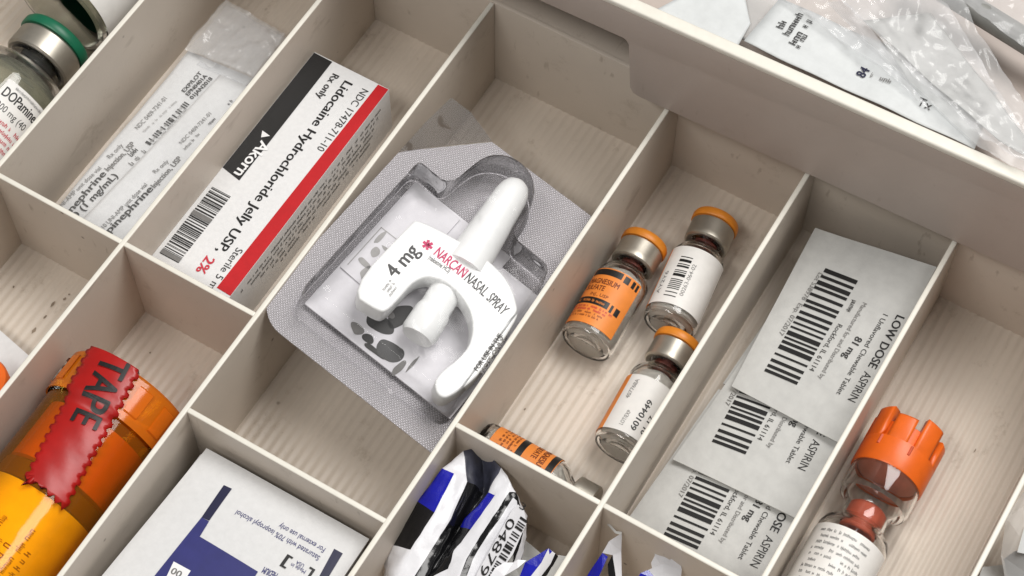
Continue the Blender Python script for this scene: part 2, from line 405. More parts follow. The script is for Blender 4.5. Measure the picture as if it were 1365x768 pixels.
# ---------------------------------------------------------------- aspirin packets
def packet(name, label, cat, frame, outline, mat, group=None, th=.1, bulge=.06, ph=0):
    tt = thing(name, label, cat, *frame, group)
    x0, x1 = min(q[0] for q in outline), max(q[0] for q in outline); y0, y1 = min(q[1] for q in outline), max(q[1] for q in outline)
    (ax, ay), (bx, by), (cx_, cy_), (dx, dy) = outline
    N = 26; vs_, fs = [], []
    def hgt(u, v): return bulge*(math.sin(math.pi*u)*math.sin(math.pi*v))**.5+.012*math.sin(7*u+4*v+ph)*math.sin(6*v+2*ph)+.04*((2*u-1)**4)*math.sin(3+ph*1.7+2*v)
    for side in (1, 0):
        for i in range(N+1):
            for j in range(N+1):
                u, v = i/N, j/N
                X = (1-u)*((1-v)*ax+v*dx)+u*((1-v)*bx+v*cx_); Y = (1-u)*((1-v)*ay+v*dy)+u*((1-v)*by+v*cy_)
                vs_.append((X, Y, hgt(u, v) if side else -th))
    M_ = (N+1)**2
    for i in range(N):
        for j in range(N):
            q = (i*(N+1)+j, (i+1)*(N+1)+j, (i+1)*(N+1)+j+1, i*(N+1)+j+1)
            fs += [q, tuple(M_+k for k in q[::-1])]
    rim = [i*(N+1) for i in range(N+1)]+[N*(N+1)+j for j in range(1, N+1)]+[i*(N+1)+N for i in range(N-1, -1, -1)]+[j for j in range(N-1, 0, -1)]
    for k in range(len(rim)): a_, b_ = rim[k], rim[(k+1) % len(rim)]; fs.append((a_, M_+a_, M_+b_, b_))
    pbody = fix(mesh_obj('packet_body', vs_, fs, mat, tt), 60)
    def mp(x, y, h):
        u = v = .5
        for _ in range(8):
            xa, xb = (1-v)*ax+v*dx, (1-v)*bx+v*cx_; u = min(1, max(0, (x-xa)/(xb-xa)))
            ya, yb = (1-u)*ay+u*by, (1-u)*dy+u*cy_; v = min(1, max(0, (y-ya)/(yb-ya)))
        return (x, y, hgt(u, v)+h+.006)
    return tt, Print(pbody, mp, .012)
def aspirin_print(p, ox, oy, cut=None):
    o = lambda x, y: (x+ox, y+oy)
    A_ = [(3.12,4.60),(3.72,1.34)]; 
    p.text('black', 'LOW DOSE', o(*A1[0]), o(*A1[1]), .27, True); p.text('black', 'ASPIRIN', o(*A1[2]), o(*A1[3]), .27)
    p.text('ink', '1 Unflavored Chewable Tablet', o(*A2[0]), o(*A2[1]), .17)
    p.text('ink', '81 mg', o(*A3[0]), o(*A3[1]), .24, True)
    p.text('greyink', 'Manufactured for and Distributed by', o(*A4[0]), o(*A4[1]), .15)
    p.text('ink', 'Rockford, IL 61114', o(*A5[2]), o(*A5[1]), .17); p.micro('ink', o(*A5[0]), o(*A5[3]), .17, 5)
    p.text('greyink', 'Lot S38978  Exp. 07/2017', o(*A6[0]), o(*A6[1]), .16)
    p.bars('black', o(*A7[0]), o(*A7[1]), A7h, 12, 18, 9, (1, 1.5, 1.5, 2.2))
A1 = [(3.19,4.61),(3.36,2.62),(3.36,2.44),(3.42,1.35)]
A2 = [(2.81,4.43),(3.01,1.35)]
A3 = [(2.50,3.35),(2.51,2.50)]
A4 = [(2.05,4.47),(2.25,1.52)]
A5 = [(1.72,4.39),(1.85,1.63),(1.78,3.44),(1.78,3.80)]
A6 = [(0.24,4.74),(0.32,2.24)]
A7 = [(0.34,4.98),(0.64,0.92)]
A7e = [(1.50,5.01)]
A7h = math.hypot(A7e[0][0]-A7[0][0], A7e[0][1]-A7[0][1])
gA = 'aspirin packets overlapping in their lane'
out = [(0.01,-0.00),(4.61,0.07),(3.12,6.69),(-0.79,6.13)]; out[1] = (4.02, 0.0); out[2] = (3.36, out[2][1])
tc, pc = packet('aspirin_packet', 'white aspirin packet under two others at the near end, barcode wrinkled', 'packet', ((5.3700,1.6400,-3.6500),(0.9792,-0.0650,0.1925),(0.0517,0.9960,0.0729)), [(-.1, -1.3), (4.55, -1.25), (4.5, 5.0), (.0, 5.0)], 'paper_grey', gA, .07, .09, 0.3)
off3 = [(1.50,2.25),(1.19,-0.15)]
o3 = (off3[0][0]-A7[0][0], off3[1][1]-A7[1][1])
aspirin_print(pc, off3[1][0]-A7[1][0], off3[1][1]-A7[1][1]); pc.done({'black': 'bold_lettering', 'ink': 'lettering', 'greyink': 'small_lettering'})
tb_, pb = packet('aspirin_packet', 'middle aspirin packet of the overlapping row, lower half showing', 'packet', ((5.5700,3.7200,-3.2500),(0.9775,-0.0523,0.2046),(0.0402,0.9972,0.0628)), [(-.02, .0), (4.42, .03), (4.35, 6.6), (.2, 6.3)], 'paper_grey', gA, .07, .09, 1.3)
off2 = [(0.78,1.06)]
aspirin_print(pb, off2[0][0]-A7[1][0], off2[0][1]-A7[1][1]); pb.done({'black': 'bold_lettering', 'ink': 'lettering', 'greyink': 'small_lettering'})
ta, pa = packet('aspirin_packet', 'topmost aspirin packet with its whole barcode and LOW DOSE ASPIRIN lettering showing', 'packet', ((6.0200,6.6400,-2.7500),(0.9697,-0.1142,0.2158),(0.0861,0.9870,0.1355)), out, 'paper_grey', gA, .05, .10, 2.3)
aspirin_print(pa, 0, 0); pa.done({'black': 'bold_lettering', 'ink': 'lettering', 'greyink': 'small_lettering'})
te, pe = packet('aspirin_packet', 'lowest aspirin packet, only its left edge showing under the top one', 'packet', ((5.5700,3.7200,-3.2500),(0.9775,-0.0523,0.2046),(0.0402,0.9972,0.0628)), [(-.05, 3.2), (3.6, 3.2), (3.5, 9.0), (.05, 9.2)], 'paper_grey', gA, .05); pe.done()
te.location.z -= .35*S

# ---------------------------------------------------------------- alcohol prep pads
gP = 'alcohol prep pads stacked in their compartment'
fa = ((-6.3100,-3.9800,-1.3500),(0.9998,0.0034,0.0172),(-0.0035,1.0000,0.0023))
for k, dz in enumerate((-1.5, -1.0, -.5)):
    tt, pp = packet('alcohol_prep_pad', ['plain white pad packet at the bottom of the prep pad stack', 'plain white pad packet second from the bottom of the prep pad stack', 'plain white pad packet just under the printed prep pad'][k], 'packet',
        ((fa[0][0]-.25+.06*k, fa[0][1], fa[0][2]+dz), fa[1], fa[2]), [(-.2, -6.5), (5.7, -6.6), (5.75, -.12), (-.1, -.1)], 'paper', gP, .3, .1); pp.done()
tt, pp = packet('alcohol_prep_pad', 'topmost alcohol prep pad packet, white with a navy frame and upside-down lettering', 'packet', fa, [(-.35, -6.5), (5.8, -6.5), (5.8, 0), (0, 0)], 'paper', gP, .1, .22)
Q = [(1.20,-0.78),(1.48,-0.76),(1.51,-1.96),(1.25,-1.98)]; pp.quad('deepnavy', *Q, 2, 4)
Q = [(1.25,-1.98),(1.51,-1.96),(1.47,-2.51),(1.26,-3.13), (0, 0)][:4]
pp.quad('navy', *[(1.25,-1.98),(1.52,-1.98),(1.72,-4.33),(1.10,-4.70)], 2, 6)
pp.quad('navy', *[(1.47,-2.51),(3.65,-2.56),(3.68,-3.18),(1.72,-4.33)], 4, 4)
pp.done({'deepnavy': 'navy_bracket'}); pp.d = {}; pp.quad('deepnavy', *[(5.12,-0.81),(5.41,-0.80),(5.48,-1.99),(5.26,-2.12)], 2, 4)
pp.text('navy', 'For external use only', *[(4.91,-0.93),(3.35,-0.95)], .17)
pp.text('navy', 'Saturated with 70% isopropyl alcohol', *[(4.92,-1.22),(2.03,-1.25)], .17)
pp.text('black', '[', *[(4.26,-1.96),(4.13,-1.96)], .40) if 0 else None
b1 = [(4.17,-1.66),(4.17,-2.01),(4.94,-1.64),(4.98,-1.97)]
pp.quad('black', (b1[0][0], b1[0][1]), (b1[0][0]-.1, b1[0][1]), (b1[0][0]-.1, b1[0][1]-.42), (b1[0][0], b1[0][1]-.42))
pp.quad('black', (b1[0][0], b1[0][1]), (b1[0][0]+.1, b1[0][1]), (b1[0][0]+.1, b1[0][1]-.06), (b1[0][0], b1[0][1]-.06))
pp.quad('black', (b1[0][0], b1[0][1]-.36), (b1[0][0]+.1, b1[0][1]-.36), (b1[0][0]+.1, b1[0][1]-.42), (b1[0][0], b1[0][1]-.42))
pp.quad('black', (b1[2][0], b1[2][1]), (b1[2][0]+.08, b1[2][1]), (b1[2][0]+.08, b1[2][1]-.42), (b1[2][0], b1[2][1]-.42))
pp.quad('black', (b1[2][0]-.1, b1[2][1]), (b1[2][0], b1[2][1]), (b1[2][0], b1[2][1]-.06), (b1[2][0]-.1, b1[2][1]-.06))
pp.text('navy', 'Made in', *[(4.81,-1.80),(4.33,-1.82)], .12); pp.text('navy', 'USA', *[(4.67,-1.67),(4.42,-1.68)], .12)
pp.text('navy', 'MEDIUM', *[(4.18,-2.30),(3.73,-2.33)], .2, True)
pp.quad('white_print', *[(1.36,-3.53),(1.96,-3.52),(2.00,-4.17),(1.53,-4.44)], 2, 2)
pp.text('greyink', '00', *[(1.80,-3.67),(1.46,-3.68)], .2, True)
pp.done({'navy': 'navy_print', 'deepnavy': 'navy_bracket'})

# ---------------------------------------------------------------- nasal spray blister
fn = ((-6.5738,0.4051,-0.1852),(0.9734,-0.0933,-0.2093),(0.0913,0.9956,-0.0196))
bl = thing('blister_pack', 'clear blister pack with silver embossed backing lying tilted in the wide lane', 'blister pack', *fn)
def rrect(x0, x1, y0, y1, r, n=8, rs=None):
    rs = rs or (r, r, r, r); o = []
    for (cx_, cy_, a0), rr in zip(((x0, y0, 180), (x1, y0, 270), (x1, y1, 0), (x0, y1, 90)), rs):
        sx = 1 if cx_ == x0 else -1; sy = 1 if cy_ == y0 else -1
        for k in range(n+1):
            an = math.radians(a0+90*k/n); o.append((cx_+sx*rr+rr*math.cos(an), cy_+sy*rr+rr*math.sin(an)))
    return o
foil = rrect(-.66, 6.42, -.42, 9.3, .9, 8, (1.1, .4, .3, .3))
foil = [q for q in foil if q[1] < 6]
foil2 = [q for q in foil if q[0] < 3][:]
lo = rrect(-.66, 6.42, -.42, 9.3, .9, 8, (1.1, .4, .1, .1))
pts = lo[:9]+[(6.4, -.42), (6.48, -.3), (5.6, 9.25), (1.36, 9.2), (.05, 7.72), (-.5, 7.1), (-.66, 6.85)]
prism('backing_foil', pts, -.05, 0, 'foil', bl, 0)
mesh_obj('peel_flap', [(-.66, 6.86, .02), (.05, 7.73, .03), (1.36, 9.21, .02), (.2, 9.5, .18), (-.55, 9.42, .3), (-.66, 8.2, .12), (.1, 8.6, .1)],
         [(0, 1, 6), (1, 2, 6), (2, 3, 6), (3, 4, 6), (4, 5, 6), (5, 0, 6)], 'flap_film', bl)
# clear tub over the device: square part plus round nozzle bump
def smooth_poly(P, it=2):
    for _ in range(it):
        o = []
        for i in range(len(P)):
            a_, b_ = P[i], P[(i+1) % len(P)]
            o += [(.75*a_[0]+.25*b_[0], .75*a_[1]+.25*b_[1]), (.25*a_[0]+.75*b_[0], .25*a_[1]+.75*b_[1])]
        P = o
    return P
dome = [(.2, .38), (1.2, .36), (3.2, .36), (5.2, .38), (6.1, .4), (6.1, 1.4), (6.05, 3.5), (5.95, 5.6), (5.9, 6.25), (5.1, 6.3), (4.2, 6.3)]
dome += [(2.9+1.3*math.cos(math.radians(a_)), 7.3+1.25*math.sin(math.radians(a_))) for a_ in range(0, 181, 30)]
dome += [(1.5, 6.35), (.9, 6.4), (.2, 6.4), (.2, 5.6), (.2, 3.5), (.2, 1.4)]
dome = smooth_poly(dome, 2)
def inset(P, d):
    o = []; n = len(P)
    for i in range(n):
        a_, b_ = P[i-1], P[(i+1) % n]; dx, dy = b_[0]-a_[0], b_[1]-a_[1]; L_ = math.hypot(dx, dy); o.append((P[i][0]-dy/L_*d, P[i][1]+dx/L_*d))
    return o
def tub_at(poly): return [(.2+(x-.2)*(1-.006*max(0, y)), y) for x, y in poly]
rings = [(tub_at(inset(dome, d_)), z) for d_, z in ((-.14, .012), (-.02, .05), (.03, .3), (.06, .9), (.10, 1.45), (.16, 1.68), (.26, 1.8), (.38, 1.85))]
n = len(dome); vs_, fs = [], []
for poly, z in rings: vs_ += [(x, y, z) for x, y in poly]
for j in range(len(rings)-1):
    for i in range(n): fs.append((j*n+i, j*n+(i+1) % n, (j+1)*n+(i+1) % n, (j+1)*n+i))
fs.append(tuple((len(rings)-1)*n+i for i in range(n)))
o = fix(mesh_obj('clear_dome', vs_, fs, 'blister_film', bl), 60)
# leaflet
lf = thing('folded_leaflet', 'folded white leaflet with grey drawings and painted dark reflections behind the nasal spray', 'leaflet', *fn)
L = [(-0.02,6.31),(2.05,6.10),(5.27,5.28),(5.80,-0.40),(0.65,0.67)]
prism('leaflet_sheet', [(.42, .75), (6.1, .72), (6.1, 5.75), (4.3, 5.78), (4.3, 6.25), (.42, 6.3)], .15, .22, 'leaflet', lf, 0)
prism('leaflet_fold', [(.5, 2.4), (2.3, 2.3), (2.3, 6.15), (.5, 6.2)], .225, .29, 'leaflet', lf, 0)
pl = Print(lf, flat(.22), .01)
pf = Print(lf, flat(.29), .01)
def blob(p, ink, cx_, cy_, rx, ry, seed, n=9):
    r = random.Random(seed); p.poly(ink, smooth_poly([(cx_+rx*math.cos(2*math.pi*k/n)*q_, cy_+ry*math.sin(2*math.pi*k/n)*q_) for k in range(n) for q_ in (r.uniform(.7, 1.2),)], 2))
for k, (u, v, rx, ry, ink) in enumerate([(2.55, 1.75, .5, .32, 'ink'), (2.9, 2.35, .35, .5, 'ink'), (3.35, 1.25, .42, .4, 'black'), (2.15, 1.15, .3, .18, 'greyink'), (2.6, 1.15, .25, .15, 'ink'), (2.3, 2.2, .5, .15, 'greyink'), (3.9, 1.0, .12, .35, 'greyink'), (4.15, 1.35, .06, .4, 'greyink'), (3.0, .95, .5, .1, 'ink')]):
    blob(pl, ink, u, v, rx, ry, k)  # printed drawings, with dark reflections painted in among them
for k, (u, v, rx, ry) in enumerate([(.95, 3.0, .28, .12), (1.0, 3.5, .2, .2), (1.25, 2.75, .2, .3), (.8, 4.0, .08, .3), (1.3, 3.8, .3, .06)]): blob(pf, 'paleink', u, v, rx, ry, 30+k)
pf.quad('paleink', (.6, 4.3), (1.5, 4.3), (1.5, 4.27), (.6, 4.27)); pf.quad('paleink', (.6, 2.6), (.63, 2.6), (.63, 4.3), (.6, 4.3))
pl.done({'ink': 'drawing_and_reflection', 'black': 'drawing_and_reflection', 'greyink': 'drawing_and_reflection'}); pf.done({'paleink': 'drawing_and_reflection'})
# device
dv = thing('nasal_spray', 'white nasal spray with U-shaped grip and tall nozzle sealed in the blister', 'nasal spray', *fn)
top = 1.6
O = [(1.39,1.39),(1.45,4.48),(1.51,4.67),(2.60,4.93),(4.09,5.08),(5.04,4.86),(5.68,4.36),(5.85,4.05),(6.08,1.88),(5.81,0.75),(5.62,0.55),(5.31,0.63),(5.07,1.01),(5.33,2.19),(5.06,2.92),(4.53,3.42),(3.77,3.63),(3.01,3.49),(2.70,2.99),(2.71,2.28),(2.70,1.69),(2.53,1.48)]
def smooth_poly(P, it=2):
    for _ in range(it):
        o = []
        for i in range(len(P)):
            a_, b_ = P[i], P[(i+1) % len(P)]
            o += [(.75*a_[0]+.25*b_[0], .75*a_[1]+.25*b_[1]), (.25*a_[0]+.75*b_[0], .25*a_[1]+.75*b_[1])]
        P = o
    return P
body = smooth_poly(O, 2)
if sum(body[i][0]*body[(i+1) % len(body)][1]-body[(i+1) % len(body)][0]*body[i][1] for i in range(len(body))) < 0: body = body[::-1]
gb = prism('grip_body', body, .75, top, 'white_plastic', dv, .07, None, 60)
NZ = [(3.46,5.16),(3.12,7.78)]
rod('nozzle', NZ[0]+(1.15,), NZ[1]+(1.2,), [(0, -.25), (.70, -.25), (.67, 0), (.60, .45), (.54, .86), (.48, .97), (.37, 1.05), (.18, 1.10), (0, 1.11)], 'white_plastic', dv)
PL = [(3.51,4.05),(3.81,1.85)]
rod('plunger', PL[0]+(1.0,), PL[1]+(.95,), [(0, -.1), (.50, -.1), (.50, .5), (.56, .58), (.58, .93), (.50, 1.0), (0, 1.0)], 'white_plastic', dv)
rod('vial_holder', PL[0]+(.85,), ((PL[0][0]*.3+PL[1][0]*.7), (PL[0][1]*.3+PL[1][1]*.7), .85), [(0, -.25), (.62, -.25), (.62, .3), (.5, .34), (0, .34)], 'white_plastic', dv)
pr_ = Print(gb, flat(top), .012)
pr_.text('black', '4 mg', *[(2.24,2.65),(2.24,3.88)], .46, True)
pr_.text('pink', 'NARCAN', *[(2.60,4.06),(3.76,4.02)], .34, True)
arc = [(3.82,4.01),(4.21,3.99),(4.62,3.96),(5.04,3.90),(5.43,3.85)]
for wd, i0, i1, f0, f1 in (('NASAL', 0, 2, 0, 0), ('SPRAY', 2, 4, .1, 0)):
    a_, b_ = arc[i0], arc[i1]; a_ = (a_[0]+(b_[0]-a_[0])*(.12 if f0 else 0), a_[1]+(b_[1]-a_[1])*(.12 if f0 else 0)); pr_.text('black', wd, a_, b_, .35, True)
st = [(2.29,4.19)][0]
for k in range(3):
    an = math.pi*k/3; c_, s_ = math.cos(an)*.17, math.sin(an)*.17; nx, ny = -math.sin(an)*.045, math.cos(an)*.045
    pr_.poly('pink', [(st[0]-c_-nx, st[1]-s_-ny), (st[0]+c_-nx, st[1]+s_-ny), (st[0]+c_+nx, st[1]+s_+ny), (st[0]-c_+nx, st[1]-s_+ny)])
pr_.text('pink', '®', *[(3.65,4.28),(3.74,4.27)], .1)
pr_.text('greyink', '(naloxone HCl)', *[(2.57,3.83),(3.34,3.88)], .16, True)
for k in range(3):
    m_ = [(2.23,2.12),(2.20,2.55)]; pr_.micro('paleink', (m_[0][0]+.13*k, m_[0][1]-.02*k), (m_[1][0]+.13*k, m_[1][1]), .1, 40+k)
fo = [(5.93,1.82),(5.86,3.23)]
pr_.text('greyink', 'FOR USE IN THE', (fo[0][0]+.02, fo[0][1]+.1), (fo[1][0]-.03, fo[1][1]+.12), .15, True)
pr_.text('greyink', 'NOSE ONLY', (fo[0][0]+.22, fo[0][1]+.15), (fo[1][0]+.12, fo[1][1]+.1), .15, True)
pr_.done({'pink': 'pink_lettering', 'black': 'black_lettering'})

# ---------------------------------------------------------------- small vials
gV = 'orange-capped vials in their lane'
def vial(label, frame, capped=True):
    v = thing('medicine_vial', label, 'vial', *frame, gV)
    outer = [(0, 0), (.70, 0), (.83, .035), (.885, .11), (.9, .22), (.9, 2.55), (.87, 2.75), (.76, 2.95), (.60, 3.1), (.50, 3.22), (.48, 3.32), (.62, 3.42), (.64, 3.6), (.60, 3.66), (.42, 3.66)]
    inner = [(.40, 3.62), (.38, 3.3), (.48, 3.05), (.66, 2.88), (.78, 2.68), (.80, 2.5), (.80, .3), (.76, .17), (.62, .1), (.3, .16), (0, .18)]
    lathe('glass_bottle', outer+inner, 'glass', v, 48)
    lathe('contents', [(0, .2), (.6, .17), (.76, .26), (.785, .4), (.785, 2.45), (.7, 2.7), (.4, 2.95), (0, 3.0)], 'cloudy', v, 40)
    lathe('stopper', [(0, 3.15), (.36, 3.15), (.37, 3.66), (.58, 3.67), (.58, 3.8), (0, 3.8)], 'stopper_red', v, 32)
    cs = lathe('crimp_seal', [(.56, 3.36), (.68, 3.33), (.745, 3.37), (.76, 3.45), (.75, 3.55), (.75, 4.05), (.70, 4.10), (.0, 4.10)], 'alu', v, 48)
    if capped: lathe('flip_cap', [(.0, 4.105), (.78, 4.105), (.80, 4.14), (.80, 4.32), (.76, 4.40), (.60, 4.42), (.52, 4.39), (0, 4.39)], 'flip_orange', cs, 48)
    return v
r_ = .9
v = vial('vial whose orange magnesium sulfate label with black bands faces up', ((1.2500,5.8000,-3.3300),(0.0000,0.0000,1.0000),(0.9990,0.0450,-0.0000)))
c0 = [(-1.21,2.43),(1.59,2.50),(1.59,0.44),(-0.66,0.13)]
lb = cyl_sheet('paper_label', r_+.004, -1.2, .85, .30, 2.50, 'label_orange', v)
p = Print(lb, lambda x, y, h: cyl(r_+.018)(x, y-.16, h), .004)
p.quad('black', (-1.05, 2.62), (.12, 2.62), (.12, 2.38), (-1.05, 2.38), 14); 
for xa, xb in ((.2, .4), (.5, .62), (.68, .78)): p.quad('black', (xa, 2.6), (xb, 2.6), (xb, 2.34), (xa, 2.34), 3)
p.text('brownink', 'MAGNESIUM', (-.95, 2.02), (.18, 2.02), .2, True); p.text('brownink', 'SULFATE', (-.95, 1.76), (-.2, 1.76), .19, True)
p.text('brownink', 'INJ., USP', (-.6, 1.53), (.05, 1.53), .12)
p.quad('black', (-1.15, 1.46), (.2, 1.46), (.2, 1.2), (-1.15, 1.2), 14)
for xa, xb in ((.27, .36), (.45, .62)): p.quad('black', (xa, 1.44), (xb, 1.44), (xb, 1.16), (xa, 1.16), 3)
p.micro('label_orange', (-1.0, 1.28), (.15, 1.28), .1, 3)
for k in range(4): p.micro('redtext' if k < 2 else 'brownink', (-1.1, 1.06-.12*k), (.45-.1*k, 1.06-.12*k), .09, 60+k)
p.done({'black': 'black_band'})
v = vial('vial whose white barcode label faces up, farthest back in its lane', ((3.2000,7.7500,-3.3300),(0.0000,0.0000,1.0000),(0.9923,0.1240,-0.0000)))
lb = cyl_sheet('paper_label', r_+.004, -1.08, 1.25, .36, 2.62, 'label_white', v)
cyl_sheet('orange_label_edge', r_+.003, -1.9, -1.08, .36, 2.62, 'label_orange', v)
p = Print(lb, cyl(r_+.018), .004)
p.bars('black', (-.06, .62), (-.06, 2.2), .42, 31, 14, 3); p.text('greyink', '00263-064-02', (.14, .75), (.14, 2.0), .13); p.text('greyink', 'AY2Y6', (-.70, .7), (-.70, 1.6), .16)
p.done({'black': 'barcode'})
v = vial('vial with its white lot number label up, half hidden by the lane wall', ((3.9800,3.1200,-3.3300),(0.0000,0.0000,1.0000),(0.9988,0.0499,-0.0000)))
lb = cyl_sheet('paper_label', r_+.004, -.80, 1.15, .25, 2.34, 'label_white', v)
cyl_sheet('orange_label_edge', r_+.003, -1.9, -.80, .25, 2.34, 'label_orange', v)
p = Print(lb, cyl(r_+.018), .004)
p.text('ink', '6010449', (.28, .45), (.36, 1.62), .19, True); p.text('greyink', 'LOT/EXP', (-.14, .45), (-.1, 1.0), .13); p.text('greyink', '407768A', (-.40, 1.4), (-.38, 2.15), .15); p.text('ink', '01 17', (.62, .5), (.64, 1.2), .17, True)
p.done()
v = vial('vial lying crosswise against the near end wall, bare silver seal and orange label showing', ((0.1400,1.0000,-3.3400),(0.0000,0.0000,1.0000),(0.0000,-1.0000,0.0000)), False)
lb = cyl_sheet('paper_label', r_+.004, -1.3, .9, .42, 2.62, 'label_orange', v)
p = Print(lb, lambda x, y, h: cyl(r_+.018)(x, y-.1, h), .004)
p.quad('black', (-1.2, 2.70), (.1, 2.70), (.1, 2.48), (-1.2, 2.48), 14); p.quad('black', (.2, 2.70), (.75, 2.70), (.75, 2.48), (.2, 2.48), 8)
p.quad('black', (-1.2, 1.62), (.1, 1.62), (.1, 1.4), (-1.2, 1.4), 14); p.quad('black', (.2, 1.62), (.75, 1.62), (.75, 1.4), (.2, 1.4), 8)
p.text('brownink', 'MAGNESIUM', (-1.0, 2.15), (.1, 2.15), .2, True); p.text('brownink', 'SULFATE', (-1.0, 1.88), (-.2, 1.88), .19, True)
for k in range(5): p.micro('brownink', (-1.1, 1.25-.12*k), (.6, 1.25-.12*k), .09, 80+k)
p.done({'black': 'black_band'})

# ---------------------------------------------------------------- mixing vial with big orange cap
v = thing('mixing_vial', 'two-chamber glass vial with a ribbed bright orange cap and rust stopper', 'vial', *((11.5300,0.3000,-3.0800),(0.0000,0.0000,1.0000),(1.0000,0.0000,0.0000)))
outer = [(0, 0), (1.0, 0), (1.12, .06), (1.15, .2), (1.15, 3.75), (1.08, 4.0), (.86, 4.2), (.72, 4.35), (.70, 4.75), (.80, 4.95), (1.06, 5.12), (1.13, 5.3), (1.13, 6.5), (.8, 6.7)]
inner = [(.7, 6.6), (1.02, 6.4), (1.02, 5.38), (.95, 5.22), (.70, 5.02), (.60, 4.8), (.60, 4.32), (.78, 4.1), (1.0, 3.9), (1.05, 3.7), (1.05, .25), (.9, .14), (0, .14)]
lathe('glass_body', outer+inner, 'glass', v, 56)
lathe('stopper', [(0, 3.98), (.52, 3.98), (.585, 4.05), (.585, 4.85), (.5, 4.95), (0, 4.95)], 'stopper_rust', v, 40)
lathe('stopper', [(0, 6.08), (.9, 6.08), (.98, 6.12), (.98, 6.35), (.66, 6.5), (0, 6.5)], 'stopper_pink', v, 40)
lb = cyl_sheet('paper_label', 1.155, -1.9, 1.5, .4, 3.55, 'label_white', v, 48)
p = Print(lb, cyl(1.17), .004)
for k in range(12):
    p.micro('ink', (-1.05+.04*(k % 3), 3.25-.22*k), (.75-.2*(k % 4 == 2), 3.25-.22*k), .11, 100+k)
p.text('ink', 'For intramuscular or intravenous use', (-1.0, 3.32), (.75, 3.32), .13, True) if 0 else None
p.done()
# cap: inner tube, outer ribs of unequal height with slots between
lathe('orange_cap', [(1.0, 6.1), (1.15, 6.05), (1.18, 6.1), (1.18, 6.98), (1.0, 7.02), (.97, 7.62), (.85, 7.7), (.4, 7.72), (0, 7.72)], 'cap_orange', v, 56)
nr = 8
for k in range(nr):
    a0 = 2*math.pi*k/nr+.30; a1 = a0+2*math.pi/nr*.72; hi = (8.08, 7.86)[k % 2]; ro = 1.185
    prof = [(.95, 6.95), (ro-.02, 6.95), (ro, 6.98), (ro, hi-.06), (ro-.05, hi), (.86, hi), (.86, 7.6)]
    o = lathe('cap_rib', prof+[prof[0]], 'cap_orange', v, 6, a0, a1)
    bm = bmesh.new(); bm.from_mesh(o.data); bmesh.ops.holes_fill(bm, edges=bm.edges); bmesh.ops.recalc_face_normals(bm, faces=bm.faces); bm.to_mesh(o.data); bm.free()
for an in (.25, -.62):
    rod('cap_slot', (1.168*math.cos(an), 1.168*math.sin(an), 6.62), (1.168*math.cos(an), 1.168*math.sin(an), 6.94), [(0, 0), (.05, 0), (.05, 1), (0, 1)], 'stopper_rust', v, 8)

# ---------------------------------------------------------------- dopamine vials
gD = 'large glass vials in the left lane'
def big_vial(label, frame, cap, la):
    v = thing('large_vial', label, 'vial', *frame, gD)
    outer = [(0, 0), (1.75, 0), (1.95, .1), (2.0, .3), (2.0, 3.3), (1.93, 3.75), (1.65, 4.15), (1.2, 4.42), (.98, 4.55), (.95, 4.75), (1.08, 4.85), (1.08, 5.1), (.7, 5.12)]
    inner = [(.66, 5.0), (.7, 4.6), (1.0, 4.38), (1.5, 4.08), (1.78, 3.7), (1.86, 3.3), (1.86, .3), (1.7, .16), (0, .16)]
    lathe('glass_bottle', outer+inner, 'glass', v, 56)
    lathe('contents', [(0, .18), (1.7, .2), (1.84, .35), (1.84, 3.3), (1.7, 3.75), (1.3, 4.1), (0, 4.3)], 'clear_liquid', v, 40)
    lathe('stopper', [(0, 4.35), (.64, 4.35), (.64, 5.1), (1.1, 5.12), (1.1, 5.3), (0, 5.3)], 'stopper_grey', v, 40)
    cs = lathe('crimp_seal', [(.98, 4.88), (1.14, 4.83), (1.21, 4.90), (1.22, 5.0), (1.21, 5.62), (1.15, 5.7), (0, 5.7)], 'alu', v, 48)
    lathe('flip_cap', [(0, 5.705), (1.26, 5.705), (1.29, 5.76), (1.29, 5.98), (1.22, 6.08), (.95, 6.1), (0, 6.05)], cap, cs, 48)
    return cyl_sheet('paper_label', 2.006, la, 4.4, .3, 3.05, 'label_white', v, 48)
lb = big_vial('glass dopamine vial with green cap and grey stopper at the left edge', ((-19.7500,0.2000,-2.2000),(0.0000,0.0000,1.0000),(0.9998,0.0200,-0.0000)), 'flip_green', .72)
p = Print(lb, cyl(2.022), .004)
D = [(0.87,2.58),(2.16,2.51)]
p.text('ink', 'DOPamine HCl', (.84, 2.42), (2.9, 2.42), .36, True); p.text('ink', '200 mg (40 mg/mL)', (.92, 1.98), (3.1, 1.98), .25)
for k in range(4): p.micro('redtext', (.92, 1.62-.24*k), (3.0, 1.62-.24*k), .15, 140+k)
for k in range(2): p.micro('paleink', (1.1, 2.86-.0*k), (2.4, 2.86), .10, 150+k)
p.done()
big_vial('second large glass vial behind the green-capped one, white label at the top corner', ((-20.6000,7.2000,-2.1000),(0.0000,0.0000,1.0000),(0.9988,-0.0499,0.0000)), 'flip_green', .3)

